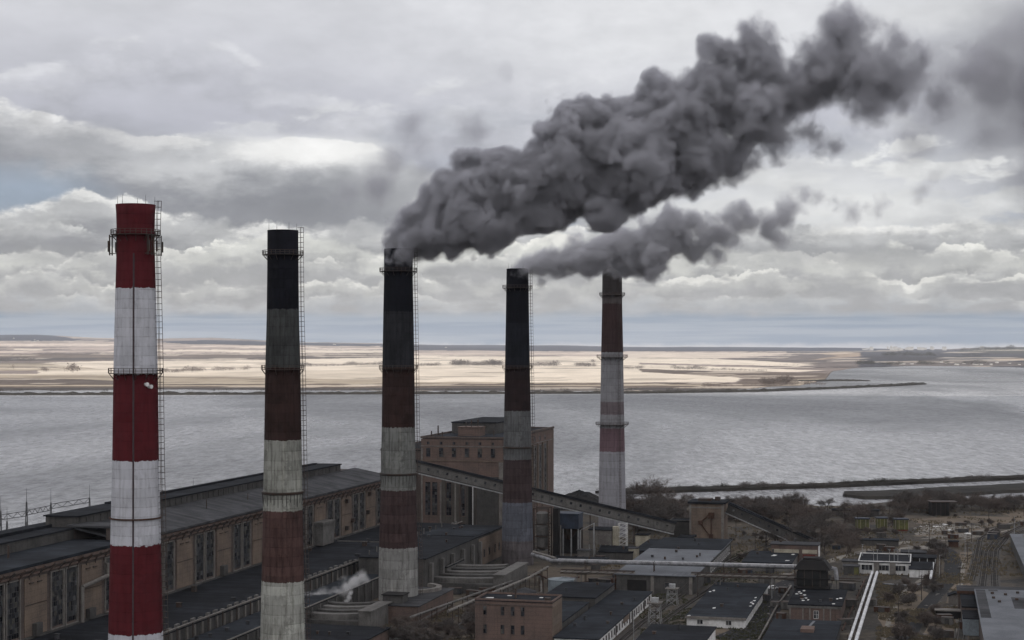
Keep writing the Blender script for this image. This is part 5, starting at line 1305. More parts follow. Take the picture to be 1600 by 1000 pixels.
for px, py, r, h_, mt, lab in ((941,925,1.3,2.6,'white','small white tank, first of two at the end of the tank row'), (954,924,1.3,2.6,'white','small white tank beside the reddish tank'), (962,920,1.8,3.6,'rust','reddish-brown tank next to the small white tanks'), (978,922,2.0,3.8,'brick','middle reddish-brown tank of the row'), (994,923,1.9,3.8,'brick','reddish-brown tank nearest the long light-roofed shed')):
    vtank('storage_tank', lab, G(px,py), r, h_, mt, .5, 'row of small tanks', False, 20)
# rooftop fan on yard walls
# ================================================= pipes
def pipe(name, label, pts, r, mat, every=0, sup='steel', cat='pipe', z0=0, group=None):
    pts = [Vector(p) for p in pts]; o = Vector((pts[0].x, pts[0].y, 0)); t = thing(name, label, cat, o, 0, group)
    def f(m):
        for a, b_ in zip(pts, pts[1:]): m.tube(a-o, b_-o, r, n=12)
        for p in pts[1:-1]: m.lathe([(r*.2,p.z-r*.98),(r*.72,p.z-r*.7),(r*1.0,p.z),(r*.72,p.z+r*.7),(r*.2,p.z+r*.98)], 12, cx=p.x-o.x, cyy=p.y-o.y)
    part(t, 'pipe', mat, f)
    for a, b_ in zip(pts, pts[1:]):
        L = (b_-a).length
        if every and L > every*.8:
            n = int(L/every)+1; t.setdefault if False else None
            dn = (b_-a).normalized(); sd_ = Vector((dn.y,-dn.x,0)).normalized()*(r+.5)
            for i in range(n):
                p = a + (b_-a)*((i+.5)/n) - o
                def s_(m):
                    m.box(p.x+sd_.x-.13,p.x+sd_.x+.13,p.y+sd_.y-.13,p.y+sd_.y+.13,z0,p.z+r); m.box(p.x-sd_.x-.13,p.x-sd_.x+.13,p.y-sd_.y-.13,p.y-sd_.y+.13,z0,p.z+r)
                    m.tube(p-Vector((0,0,r+.12))-sd_*1.1, p-Vector((0,0,r+.12))+sd_*1.1, .13, n=4)
                part(t, 'support', sup, s_)
    return t
def GZ(px, py, z): return G(px, py, z)
a, b_ = GZ(862,876,9.6), GZ(1298,887.5,9.6)
pipe('steam_main', 'large silver steam main crossing the yard from the slim dark chimney', [GZ(832,866,9.6), a, b_, Vector((b_.x+1.4,b_.y-2,9.4)), Vector((b_.x+1.6,b_.y-3,5.6))], .72, 'silver', 26)
pipe('steam_main', 'thin silver pipe riding just behind the large silver steam main', [GZ(872,874,9.9), GZ(1290,884.5,9.9)], .3, 'silverw')
def bridge(label, a, b_, w=2.2, h=1.2):
    o = Vector((a.x,a.y,0)); t = thing('pipe_bridge', label, 'pipe rack', o); d = (b_-a); L = d.length; dn = d.normalized(); sd_ = Vector((dn.y,-dn.x,0))
    def f(m):
        for s in (-1,1):
            for z in (0,h): m.tube(a-o+sd_*s*w/2+Vector((0,0,z)), b_-o+sd_*s*w/2+Vector((0,0,z)), .17, n=4)
        n = int(L/3)
        for i in range(n):
            for s in (-1,1):
                p = a-o+dn*(L*i/n)+sd_*s*w/2; q = a-o+dn*(L*(i+1)/n)+sd_*s*w/2; m.tube(p, q+Vector((0,0,h)) , .1, n=4)
    part(t, 'truss', 'steel', f)
    part(t, 'pipe_bundle', 'trim', lambda m: [m.tube(a-o+sd_*s+Vector((0,0,.45)), b_-o+sd_*s+Vector((0,0,.45)), .3, n=8) for s in (-.7,0,.7)])
    n = int(L/22)+1
    for i in range(n):
        p = a-o+dn*(L*(i+.5)/n)
        part(t, 'support', 'conc', lambda m: (m.box(p.x-.9,p.x-.6,p.y-.2,p.y+.2,0,a.z-.2), m.box(p.x+.6,p.x+.9,p.y-.2,p.y+.2,0,a.z-.2), m.box(p.x-1.2,p.x+1.2,p.y-.25,p.y+.25,a.z-.197,a.z)))
    return t
bridge('brown pipe bridge running below the large silver steam main, left part', GZ(876,895,6.2), GZ(992,898,6.2))
bridge('brown pipe bridge running below the large silver steam main, right part', GZ(1080,900,6.2), GZ(1250,905,6.2))
bridge('elevated pipe rack running on past the black cooling tower to the white station', GZ(1262,905,4.8), GZ(1345,908,4.8), 1.6, .8)
pipe('pipeline', 'grey pipe slanting past the slim dark chimney on thin posts', [GZ(700,955,5), GZ(826,903,5), GZ(856,886,5)], .5, 'trim', 14)
pipe('pipeline', 'second grey pipe slanting beside the curved flue ducts', [GZ(640,965,4.2), GZ(760,922,4.2), GZ(800,908,4.2)], .4, 'conc', 14)
pipe('pipeline', 'short light pipe dropping off the steam main beside the slim dark chimney', [GZ(833,862,11), GZ(868,872,9.9)], .45, 'trim')
pipe('pipeline', 'dark pipe crossing behind the brick office toward the pale blue tank', [GZ(770,930,4.5), GZ(858,932,4.5)], .3, 'steel', 10)
# bright twin pipes to the white station
pipe('pipeline', 'bright white pipe, first of the twin pipes descending to the white station', [GZ(1322,1015,5), GZ(1363,893.5,5)], .42, 'silverw', 16, group='bright twin pipes')
pipe('pipeline', 'bright white pipe nearer the right edge of the photo, second of the twin pipes', [GZ(1333,1015,5), GZ(1370.5,894,5)], .52, 'silverw', 0, group='bright twin pipes')
pipe('pipeline', 'white pipe stub leaving the right end of the white station annex', [GZ(1454,903,2.6), GZ(1459,874,2.6)], .5, 'silverw', 12)
# steel trestles in the yard
def trestle(px, py, w_, h_, label):
    t = thing('steel_trestle', label, 'frame', G(px,py), ANG, 'steel trestles in the yard')
    def f(m):
        for x in (0,w_):
            for y in (0,w_): m.tube((x-(.5 if x == 0 else -.5),y,0),(x,y,h_),.13,n=4)
        for i in range(3):
            z0, z1 = h_*i/3, h_*(i+1)/3; m.tube((0,0,z0),(w_,0,z1),.09,n=4); m.tube((w_,0,z0),(0,0,z1),.09,n=4); m.tube((0,0,z1),(w_,0,z1),.1,n=4); m.tube((0,w_,z1),(w_,w_,z1),.1,n=4)
    part(t, 'frame', 'galv', f); part(t, 'deck', 'trim', lambda m: m.box(-.8,w_+.8,-.8,w_+.8,h_,h_+.25))
    part(t, 'box', 'galv', lambda m: m.box(.4,w_-.4,.4,w_-.4,h_+.253,h_+1.6))
trestle(1015,975,3.0,6.6,'pale steel trestle on the grass strip beside the white-walled workshop')
trestle(1043,946,2.8,5.6,'pale steel trestle standing beside the long light-roofed shed')
# ================================================= switchyard portals
def lattice_mast(m, x, y, h, w=1.5, top=.25, z0=0):
    c_ = [(-1,-1),(1,-1),(1,1),(-1,1)]; n = int(h/3.2)
    for i in range(n):
        a, b2 = w*(1-i/n)+top*(i/n), w*(1-(i+1)/n)+top*((i+1)/n); za, zb = z0+h*i/n, z0+h*(i+1)/n
        for k in range(4):
            p = Vector((x+c_[k][0]*a/2, y+c_[k][1]*a/2, za)); q = Vector((x+c_[k][0]*b2/2, y+c_[k][1]*b2/2, zb)); k2 = (k+1)%4
            q2 = Vector((x+c_[k2][0]*b2/2, y+c_[k2][1]*b2/2, zb)); m.tube(p, q, .13, n=4, caps=False); m.tube(p, q2, .08, n=4, caps=False); m.tube(q, q2, .08, n=4, caps=False)
MT['mast'] = surf('grey_lattice_steel', (.11,.115,.12), (.07,.072,.075), .5)
def mast(px, ytop, d, label, w=2.0):
    x = (px-800)/F*d; h = H-(ytop-LVL)*d/F
    t = thing('lattice_mast', label, 'mast', (x,d,0), 0, 'switchyard masts behind the turbine hall')
    part(t, 'lattice', MT['mast'], lambda m: lattice_mast(m, 0, 0, h-5, w)); part(t, 'spike', MT['mast'], lambda m: m.tube((0,0,h-5.2),(0,0,h),.12,.04,5)); return t
mast(140,757,618,'lattice mast nearest the striped chimney, at one end of the lattice beam'); mast(79.5,764,606,'lattice mast at the other end of the lattice beam from the chimney'); mast(41.5,762,585,'lattice mast third from the striped chimney')
mast(11,792,575,'short lattice mast close to the left edge of the photo'); mast(1,776,570,'lattice mast cut by the left edge of the photo'); mast(111,796,612,'short lattice mast under the middle of the lattice beam'); mast(302,746,700,'thin lattice mast showing above the hall roof between first and second chimneys',1.2)
def beam(p, q, label):
    t = thing('lattice_beam', label, 'beam', (p.x,p.y,0), 0, 'switchyard beams'); d = q-p; o = Vector((p.x,p.y,0)); n = max(4,int(d.length/2.2)); 
    def f(m):
        for s in (0,1.7): m.tube(p-o+Vector((0,0,s)), q-o+Vector((0,0,s)), .15, n=4)
        for i in range(n): m.tube(p-o+d*(i/n)+Vector((0,0,1.7*(i%2))), p-o+d*((i+1)/n)+Vector((0,0,1.7*((i+1)%2))), .1, n=4)
    part(t, 'lattice', MT['mast'], f)
beam(PD(79.5,795,606), PD(140,785,618), 'lattice beam spanning between the two tallest masts'); beam(PD(-10,814,570), PD(41.5,806,585), 'lattice beam reaching the left edge of the photo')
beam(PD(41.5,805,585), PD(79.5,797,606), 'slender lattice beam joining the third mast to the main span')
# ================================================= railway, road, debris
MT['ballast'] = surf('ballast', (.080,.075,.070), (.046,.043,.041), .3, 1.0, 0)
MT['road'] = surf('worn_asphalt', (.017,.017,.019), (.011,.011,.012), .12, .9, 0)
MT['dirt'] = surf('bare_earth', (.150,.120,.090), (.095,.078,.060), .06, 1.0, 0)
MT['slag'] = surf('pale_slag', (.24,.225,.20), (.11,.10,.09), .07, 1.0, 0)
MT['rail'] = surf('worn_rail', (.12,.10,.09), (.07,.055,.05), .5, .5, 0, metal=.4)
def track(name, label, pts, grp):
    pts = [Vector((p[0],p[1],0)) for p in pts]; o = pts[0]
    strip('track_bed', pts, 4.2, MT['ballast'], .012)
    t = thing('railway_track', label, 'railway track', o, 0, grp)
    def rails(m):
        for a, b_ in zip(pts, pts[1:]):
            dn = (b_-a).normalized(); s = Vector((dn.y,-dn.x,0))*.78
            for k in (-1,1):
                p, q = a-o+s*k, b_-o+s*k; w_ = s.normalized()*.06
                m.add([p-w_+Vector((0,0,.16)),p+w_+Vector((0,0,.16)),q+w_+Vector((0,0,.16)),q-w_+Vector((0,0,.16)),p-w_+Vector((0,0,.36)),p+w_+Vector((0,0,.36)),q+w_+Vector((0,0,.36)),q-w_+Vector((0,0,.36))],[(0,3,2,1),(4,5,6,7),(0,1,5,4),(1,2,6,5),(2,3,7,6),(3,0,4,7)])
    part(t, 'rails', 'rail', rails)
    def sl(m):
        for a, b_ in zip(pts, pts[1:]):
            dn = (b_-a).normalized(); s = Vector((dn.y,-dn.x,0)); n = int((b_-a).length/1.3)
            for i in range(n):
                c_ = a-o+(b_-a)*(i/n); p0, p1 = c_-s*1.3, c_+s*1.3; w_ = dn*.13
                m.add([p0-w_+Vector((0,0,.02)),p1-w_+Vector((0,0,.02)),p1+w_+Vector((0,0,.02)),p0+w_+Vector((0,0,.02)),p0-w_+Vector((0,0,.16)),p1-w_+Vector((0,0,.16)),p1+w_+Vector((0,0,.16)),p0+w_+Vector((0,0,.16))],[(0,3,2,1),(4,5,6,7),(0,1,5,4),(1,2,6,5),(2,3,7,6),(3,0,4,7)])
    part(t, 'sleepers', 'concdk', sl); return t
GG = 'railway tracks of the plant'
track('railway_track', 'railway track beside the white-walled workshop', [G(960,1010), G(1000,975), G(1042,945), G(1080,921), G(1106,903)], GG)
track('railway_track', 'railway track hugging the dark flat-roofed shed', [G(985,1010), G(1030,975), G(1072,945), G(1107,922), G(1135,900), G(1150,890)], GG)
track('railway_track', 'curving track nearest the carport', [G(1562,1000), G(1556,940), G(1553,890), G(1556,860), G(1572,840), G(1620,822)], GG)
track('railway_track', 'curving track between two others on the right-hand yard', [G(1534,920), G(1538,890), G(1541,862), G(1556,842), G(1592,824), G(1640,812)], GG)
track('railway_track', 'straight track on the right-hand yard farthest from the carport', [G(1517,908), G(1523,885), G(1527,862), G(1531,842), G(1552,828), G(1610,812)], GG)
track('railway_track', 'track running along the foot of the brick garage', [G(1040,925), G(1110,893), G(1160,868), G(1200,852)], GG)
strip('road', [G(x,y) for x,y in ((1405,1030),(1416,1000),(1432,965),(1462,930),(1486,905),(1490,880),(1482,862),(1462,851))], [6,5.5,5.5,5.5,6,7,7,6], MT['road'], .008)
strip('road', [G(x,y) for x,y in ((1205,905),(1240,892),(1280,882),(1330,866),(1372,856),(1420,846))], 4.5, MT['slag'], .008)
strip('road', [G(x,y) for x,y in ((1135,1000),(1170,985),(1200,945),(1232,915),(1262,898))], 11, MT['road'], .008)
strip('road', [G(x,y) for x,y in ((1430,838),(1500,832),(1560,818),(1640,800))], 6, MT['dirt'], .008)
def patch(name, pts, mat, z, seed=0, kind='structure'):
    P = [G(x,y) for x,y in pts]; m = M(); c_ = sum(P, Vector())/len(P); out = []
    for i in range(len(P)):
        a, b_ = P[i], P[(i+1)%len(P)]
        for k in range(6):
            q = a+(b_-a)*(k/6); n_ = (q-c_); q = c_+n_*(1+.18*mnoise.noise(q*.12+Vector((seed,0,0)))); out.append((q.x,q.y))
    m.add([(x,y,z) for x,y in out], [tuple(range(len(out)))]); return tag(m.build(name, MT[mat]), kind=kind)
patch('bare_ground', ((1480,940),(1492,880),(1500,862),(1525,862),(1520,905),(1510,945)), 'dirt', .004, 1)
patch('bare_ground', ((1440,1010),(1452,972),(1500,965),(1518,1010)), 'dirt', .004, 2)
patch('bare_ground', ((1425,836),(1445,822),(1500,818),(1545,824),(1530,838),(1470,842)), 'slag', .004, 3)
patch('bare_ground', ((1150,800),(1250,800),(1290,812),(1240,820),(1150,815)), 'dirt', .004, 4)
patch('bare_ground', ((1400,856),(1450,852),(1465,868),(1420,878)), 'slag', .004, 5)
patch('bare_ground', ((1560,800),(1700,785),(1720,812),(1600,815)), 'dirt', .004, 6)
patch('bare_ground', ((1370,955),(1400,925),(1440,915),(1452,935),(1420,975),(1385,990)), 'dirt', .004, 7)
patch('bare_ground', ((1290,848),(1340,838),(1400,842),(1390,852),(1320,858)), 'dirt', .004, 8)
patch('bare_ground', ((1100,960),(1150,990),(1190,1010),(1100,1010)), 'dirt', .004, 9)
patch('bare_ground', ((1420,812),(1500,806),(1600,808),(1560,816),(1440,818)), 'dirt', .004, 10)
for pts in (((1440,842),(1500,838),(1545,828),(1600,812)), ((1446,846),(1505,843),(1560,832),(1620,818)), ((1380,1000),(1392,960),(1412,925),(1440,905)), ((1500,1000),(1496,960),(1500,920),(1506,880))):
    strip('dirt_track', [G(x,y) for x,y in pts], 1.6, MT['slag'], .016)
# scattered light rubble
rnd = random.Random(12)
def rubble(n, x0, x1, y0, y1, mat, seed, smin=.2, smax=.9):
    rr = random.Random(seed); m = M()
    for i in range(n):
        P = G(rr.uniform(x0,x1), rr.uniform(y0,y1)); s = rr.uniform(smin,smax); a = rr.uniform(0,3); 
        vs = []
        for k in range(5):
            t_ = a+k*1.2566; vs.append((P.x+math.cos(t_)*s*rr.uniform(.5,1.6), P.y+math.sin(t_)*s*rr.uniform(.5,2.0), .0))
        vs2 = [(x,y,rr.uniform(.1,.4)*s) for x,y,_ in vs]
        m.add(vs+vs2, [(5,6,7,8,9)]+[(k,(k+1)%5,5+(k+1)%5,5+k) for k in range(5)])
    tag(m.build('rubble', MT[mat]), kind='stuff')
rubble(130, 1428, 1545, 818, 842, 'slag', 1, .3, 1.3)
rubble(14, 1436, 1540, 820, 836, 'white', 2, .5, 1.6)
rubble(90, 1110, 1240, 960, 1000, 'conc', 3, .15, .5)
rubble(120, 1450, 1560, 850, 960, 'conc', 4, .2, .7)
rubble(150, 1240, 1600, 800, 870, 'concdk', 5, .3, 1.1)
rubble(60, 1190, 1235, 900, 960, 'trim', 6, .1, .5)
rubble(60, 870, 1000, 905, 945, 'rust', 7, .2, .7)
rubble(40, 1370, 1480, 905, 1000, 'trim', 8, .2, .8)
rubble(100, 480, 760, 930, 1000, 'conc', 9, .1, .5)
# parked vehicles and lamp posts
def car(px, py, rz, col, label):
    t = thing('parked_car', label, 'car', G(px,py), rz, 'vehicles parked in the yard')
    mc = surf('car_paint', col, tuple(x*.8 for x in col), .5, .35, 0, spec=.5)
    def body(m):
        prof = [(-2.1,.35),(-2.15,.75),(-1.9,.95),(-1.2,1.02),(-.7,1.42),(.7,1.45),(1.35,1.0),(2.0,.85),(2.15,.6),(2.1,.35)]
        n = len(prof); m.add([(x,-.85,z) for x,z in prof]+[(x,.85,z) for x,z in prof], [tuple(range(n)), tuple(reversed(range(n,2*n)))]+[(i,n+i,n+(i+1)%n,(i+1)%n) for i in range(n)])
    part(t, 'body', mc, body)
    part(t, 'window', 'glass', lambda m: (m.box(-.95,.95,-.87,-.853,1.02,1.33), m.box(-.95,.95,.853,.87,1.02,1.33)))
    for x in (-1.35,1.35):
        for y in (-.8,.8): part(t, 'wheel', 'black', lambda m: m.tube((x,y-.12,.33),(x,y+.12,.33),.33,n=14))
car(1207,921,.4,(.55,.55,.56),'white car parked by the steps left of the black cooling tower')
car(1490,852,.1,(.05,.05,.06),'dark car parked at the bend of the road near the small dark hut')
car(1178,952,1.2,(.09,.10,.13),'dark blue car parked beside the broad dark-roofed shed')
def lamp(px, py, h_, label):
    t = thing('lamp_post', label, 'lamp post', G(px,py), 0, 'thin posts in the yard')
    part(t, 'pole', 'galv', lambda m: m.tube((0,0,0),(0,0,h_),.13,.07,6)); part(t, 'arm', 'galv', lambda m: m.tube((0,0,h_-.1),(1.3,0,h_+.2),.06,n=4)); part(t, 'head', 'steel', lambda m: m.box(1.0,1.7,-.15,.15,h_+.15,h_+.3))
for px, py, h_, lab in ((1255,812,11,'thin lamp post on the shore left of the boat shed'),(1403,796,9,'thin lamp post by the water right of the boat shed'),(1206,935,7,'lamp post at the right corner of the broad dark-roofed shed'),(1508,870,9,'lamp post between bare earth and the rails'),(1585,838,9,'lamp post beyond the carport'),(1110,905,8,'lamp post beside the rails under the silver steam main'),(990,1000,8,'lamp post beside the white-walled workshop'),(1468,900,8,'lamp post on the inside of the road bend')):
    lamp(px, py, h_, lab)
# ================================================= bare trees
def tree_meshes(seed, h=9.0, spread=.55, nl=5, mat='twig', low=False):
    rr = random.Random(seed); tr = M(); cr = M()
    def twig(p, d, L, r, depth):
        q = p + d*L
        if depth <= 1: tr.tube(p, q, r, r*.65, 5, caps=False)
        else:
            s = d.cross(Vector((rr.uniform(-1,1),rr.uniform(-1,1),rr.uniform(-1,1)))).normalized()*max(r,.028)
            cr.add([p-s, p+s, q+s*.45, q-s*.45], [(0,1,2,3)])
        if depth >= nl: return
        n = {0:5,1:4,2:4,3:7}.get(depth, 5)
        for i in range(n):
            t_ = rr.uniform(.3,1.0) if depth else rr.uniform(.15,1.0)
            dd = (d*rr.uniform(.5,1.0) + Vector((rr.gauss(0,1),rr.gauss(0,1),rr.gauss(.25,.5)))*spread).normalized()
            twig(p+(q-p)*t_, dd, L*rr.uniform(.55,.8), r*.55, depth+1)
    if low:
        for i in range(6):
            d = Vector((rr.gauss(0,.5),rr.gauss(0,.5),1)).normalized(); twig(Vector((rr.uniform(-.5,.5),rr.uniform(-.5,.5),0)), d, h*.40, .07, 1)
    else:
        twig(Vector((0,0,0)), Vector((rr.uniform(-.06,.06),rr.uniform(-.06,.06),1)).normalized(), h*.42, h*.022, 0)
    return tr.build('trunk', MT['bark'], data=True), cr.build('crown', MT[mat], data=True)
TREES = [tree_meshes(i, 9+i%3*1.5, .50+.06*(i%3), 5, 'twig' if i%2 else 'twig2', low=(i%2 == 0)) for i in range(6)]
BUSH = [tree_meshes(20+i, 5.0, .62, 5, 'twig2' if i%2 else 'twig', low=True) for i in range(4)]
def plant(px, py, sc, label, grp, bush=False, rr=random.Random(77)):
    tm, cm = rr.choice(BUSH if bush else TREES); P = G(px,py)
    t = thing('bare_bush' if bush else 'bare_tree', label, 'bush' if bush else 'tree', P, rr.uniform(0,6.28), grp); t.scale = (sc*rr.uniform(.9,1.25), sc*rr.uniform(.9,1.25), sc)
    link('trunk', tm, t); link('crown', cm, t)
rr = random.Random(31)
for i in range(58):
    px = rr.uniform(978,1072); plant(px, rr.uniform(797,836), rr.uniform(.75,1.25), 'bare grey-brown tree in the grove between the pale chimney and the brick tower', 'bare trees between the pale chimney and the brick tower')
plant(1020,800,2.1,'tallest bare tree, rising above the dike line right of the pale chimney',None)
for i in range(62):
    px = rr.uniform(1138,1268); plant(px, rr.uniform(798,818)+ (8 if px > 1250 else 0), rr.uniform(.75,1.15), 'bare grey tree in the grove along the shore right of the brick tower', 'bare trees along the shore right of the brick tower')
for i in range(30):
    px = rr.uniform(1195,1330); plant(px, rr.uniform(832,868), rr.uniform(.7,1.15), 'dark bare tree behind the brick garage', 'bare trees behind the brick garage')
for i in range(30):
    px = rr.uniform(1270,1420); plant(px, rr.uniform(798,822), rr.uniform(.5,.95), 'slender bare tree near the boat shed', 'slender bare trees near the boat shed')
for i in range(62):
    px = rr.uniform(1410,1640); plant(px, rr.uniform(790,803), rr.uniform(.6,1.05), 'rusty bare tree in the thicket along the right-hand shore', 'bare trees along the right-hand shore')
for i in range(17):
    px = rr.uniform(1374,1465); py = rr.uniform(925,1010); plant(px, py, rr.uniform(.7,1.2), 'pale leafless bush on the waste ground between twin pipes and road', 'leafless bushes between the twin pipes and the road', True)
for i in range(16):
    px = rr.uniform(1425,1475); plant(px, rr.uniform(850,880), rr.uniform(.6,1.0), 'leafless bush behind the frame shed by the road bend', 'leafless bushes by the road bend', True)
for i in range(30):
    px = rr.uniform(596,742); plant(px, rr.uniform(985,1012) if px < 700 else rr.uniform(965,1000), rr.uniform(.8,1.4), 'leafless bush below the third chimney, left of the brick office', 'leafless bushes left of the brick office', True)
for i in range(18):
    px = rr.uniform(1480,1640); plant(px, rr.uniform(808,846), rr.uniform(.4,.7), 'low leafless bush on the rough ground beyond the rails', 'low bushes beyond the rails', True)
for i in range(16):
    px = rr.uniform(1085,1200); plant(px, rr.uniform(836,890), rr.uniform(.4,.7), 'low leafless bush on the grass behind the silver steam main', 'low bushes behind the silver steam main', True)
for i in range(14):
    px = rr.uniform(1400,1470); plant(px, rr.uniform(905,925), rr.uniform(.4,.8), 'low leafless bush in front of the white lean-to', 'low bushes before the white lean-to', True)
for i in range(16):
    px = rr.uniform(1326,1425); plant(px, rr.uniform(830,836), rr.uniform(.45,.8), 'leafless bush in front of the yellow-green boxes', 'leafless bushes before the yellow-green boxes', True)
# rough dry grass over the yard
def tufts(n, x0, x1, y0, y1, mat, seed, h_=.6):
    rr = random.Random(seed); m = M()
    for i in range(n):
        P = G(rr.uniform(x0,x1), rr.uniform(y0,y1)); k = mnoise.noise(Vector((P.x*.05,P.y*.05,seed)))
        if k < -.05: continue
        for q in range(3):
            a = rr.uniform(0,6.28); w_ = rr.uniform(.15,.5); hh = h_*rr.uniform(.4,1.3); dx_, dy_ = math.cos(a)*w_, math.sin(a)*w_; x, y = P.x+rr.uniform(-.6,.6), P.y+rr.uniform(-.6,.6)
            m.add([(x-dx_,y-dy_,0),(x+dx_,y+dy_,0),(x+dx_*.3+.1,y+dy_*.3,hh)], [(0,1,2)])
    tag(m.build('grass', MT[mat]), kind='stuff')
MT['drygrass'] = surf('dry_grass', (.155,.128,.088), (.09,.078,.058), .08, 1.0, 0)
MT['greengrass'] = surf('late_grass', (.062,.066,.040), (.045,.045,.032), .08, 1.0, 0)
tufts(9000, 930, 1640, 790, 900, 'drygrass', 1, .8); tufts(5000, 1000, 1200, 860, 1000, 'greengrass', 2, .45); tufts(7000, 1370, 1520, 900, 1010, 'drygrass', 3, .5); tufts(2500, 600, 760, 940, 1010, 'drygrass', 4, .5)
# ================================================= far town and farm houses across the water
MT['farwhite'] = surf('far_white_wall', (.50,.49,.47), (.36,.35,.33), .1, .9, 0)
def block(px, d, w_, h_, lab, grp, mat='farwhite', name='apartment_block', cat='building'):
    x = (px-800)/F*d; z = farh(px, d); t = thing(name, lab, cat, (x,d,z-8), 0, grp)
    part(t, 'wall', mat, lambda m: m.box(-w_/2,w_/2,0,18,0,h_+8)); part(t, 'roof', 'roofgrey', lambda m: m.box(-w_/2-.5,w_/2+.5,-.5,18.5,h_+8.003,h_+9.5))
    part(t, 'window_band', 'glass', lambda m: [m.box(-w_/2+2,w_/2-2,-.2,-.003,8+k,9.3+k) for k in range(4,int(h_),6)])
rr = random.Random(9)
for i in range(26):
    px = rr.choice([rr.uniform(1385,1480), rr.uniform(1410,1455), rr.uniform(1330,1560)]); d = rr.uniform(20500,24500)
    block(px, d, rr.uniform(20,70), rr.uniform(14,46), 'tiny white apartment block in the distant town on the horizon', 'white blocks of the distant town')
for i in range(16):
    px = rr.uniform(1395,1600); d = rr.uniform(8300,9600); block(px, d, rr.uniform(9,20), rr.uniform(5,9), 'tiny pale house near the far shore of the bay', 'pale houses near the far shore', name='farm_house', cat='house')
for i in range(10):
    px = rr.choice([rr.uniform(20,60), rr.uniform(480,600), rr.uniform(640,700)]); d = rr.uniform(16500,19500); block(px, d, rr.uniform(14,34), rr.uniform(6,10), 'tiny white farm shed on the pale far fields', 'farm sheds on the far fields', name='farm_shed', cat='building')
# ================================================= workaday clutter: small sheds, crates, drums, pipes on the ground, wire runs
rr = random.Random(404)
def crate(px, py, lab, w_=None, mat=None, grp='container boxes scattered over the yard'):
    w_ = w_ or rr.uniform(2.2,5.5); L_ = rr.uniform(2,3); h_ = rr.uniform(1.6,2.7); mt = mat or rr.choice(['concdk','rust','roofgrey','bluesteel','conc','steel'])
    t = thing('storage_box', lab, 'container', G(px,py), ANG+rr.uniform(-.5,.5), grp)
    part(t, 'body', mt, lambda m: m.box(0,w_,0,L_,.15,h_)); part(t, 'lid', 'steel', lambda m: m.box(-.08,w_+.08,-.08,L_+.08,h_+.003,h_+.12)); part(t, 'door', 'concdk', lambda m: m.box(w_*.3,w_*.7,-.06,-.003,.25,h_*.9))
for reg, n, lab in (((1185,1232,905,990),7,'storage box in the open yard left of the brick filter house'), ((868,1000,890,915),9,'storage box under the brown pipe bridge'), ((1310,1372,910,990),6,'storage box in the yard between cooling tower and twin pipes'),
                    ((1440,1500,960,1000),4,'storage box on the bare ground left of the warehouse'), ((1470,1600,812,850),10,'storage box beyond the right-hand rails'), ((1075,1200,895,912),7,'storage box between the brown pipe bridge and the broad dark-roofed shed'),
                    ((690,790,925,950),5,'storage box behind the brick office'), ((1290,1420,838,862),8,'storage box on the ground behind the white station'), ((840,960,866,884),6,'storage box at the foot of the bunker row')):
    for i in range(n): crate(rr.uniform(reg[0],reg[1]), rr.uniform(reg[2],reg[3]), lab, grp=lab+' area')
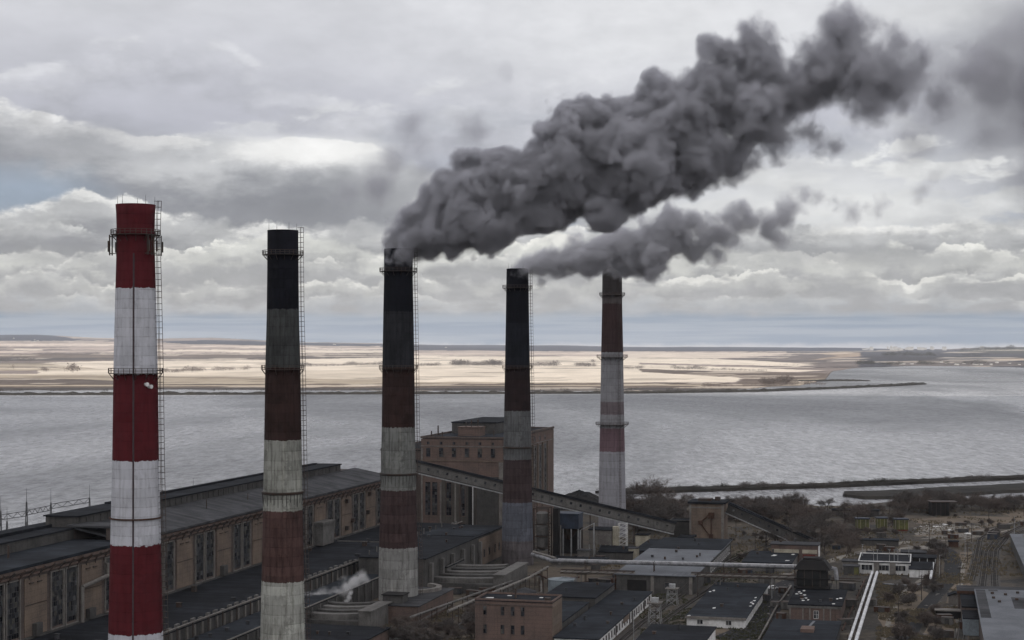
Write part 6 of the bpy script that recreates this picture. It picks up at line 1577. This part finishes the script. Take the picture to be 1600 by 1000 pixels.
def poleline(pts, h_, lab):
    """poles with sagging wires between them"""
    P = [G(*p) for p in pts]
    for i, p in enumerate(P):
        t = thing('utility_pole', lab, 'utility pole', p, 0, 'utility poles: '+lab)
        part(t, 'pole', 'bark', lambda m: m.tube((0,0,0),(0,0,h_),.16,.1,6)); part(t, 'crossarm', 'bark', lambda m: m.box(-1.1,1.1,-.08,.08,h_-.7,h_-.5))
        if i < len(P)-1:
            q = P[i+1]-p
            def wr(m):
                for s in (-.9,.9):
                    pr = None
                    for k in range(9):
                        u_ = k/8; c_ = Vector((s,0,h_-.5)) + q*u_ - Vector((0,0,1.3*4*u_*(1-u_)))
                        if pr is not None: m.tube(pr, c_, .035, n=3, caps=False)
                        pr = c_
            part(t, 'wire', 'steel', wr)
poleline([(1025,990),(1090,935),(1142,895),(1180,868),(1210,848)], 9, 'wooden pole in the line beside the central rails')
poleline([(1404,985),(1440,938),(1470,905),(1478,872),(1452,848),(1400,836),(1340,832)], 9, 'wooden pole in the line following the curved road')
poleline([(1500,925),(1512,880),(1518,848),(1545,822),(1600,806)], 9, 'wooden pole in the line left of the right-hand rails')
poleline([(1150,838),(1200,828),(1260,822),(1320,818),(1390,812)], 8, 'wooden pole in the line behind the short gallery')
for k, (pts, z, r_, mt, lab) in enumerate(((((880,915),(940,905),(1000,903)),1.2,.25,'rust','rusty ground pipe behind the pale blue tank'), (((1185,1000),(1212,950),(1236,915)),.6,.3,'trim','pale ground pipe along the yard left of the filter house'),
        (((1316,985),(1336,940),(1352,905)),.6,.25,'rust','rusty ground pipe beside the twin pipes'), (((1380,912),(1420,915),(1452,912)),1.0,.3,'silver','silver pipe in front of the white lean-to'), (((700,985),(742,962),(742,945)),.8,.25,'conc','grey ground pipe left of the brick office'),
        (((835,895),(858,905),(905,902)),3.5,.3,'rust','rusty pipe linking the slim dark chimney foot and the tank'), (((845,900),(846,925),(790,940)),2.0,.25,'trim','pale bent pipe between cone-roofed tank and pale blue tank'))):
    pipe('pipeline', lab, [GZ(x,y,z) for x,y in pts], r_, mt, 12)
track('railway_track', 'railway siding on the far right yard beyond the bare earth', [G(1500,1003), G(1508,945), G(1512,915)], GG)
# ------------------------------------------------ air
hz = M(); hz.box(-17000,17000,-700,32000,-6,420)
m, b = newmat('air'); pv = b.n('ShaderNodeVolumePrincipled'); pv.inputs['Color'].default_value = (.86,.91,1,1); pv.inputs['Density'].default_value = 1.6e-5
pv.inputs['Anisotropy'].default_value = .0
o_ = b.n('ShaderNodeOutputMaterial'); b.nt.links.new(pv.outputs[0], o_.inputs['Volume'])
m.cycles.homogeneous_volume = True
tag(hz.build('haze', m), kind='stuff')
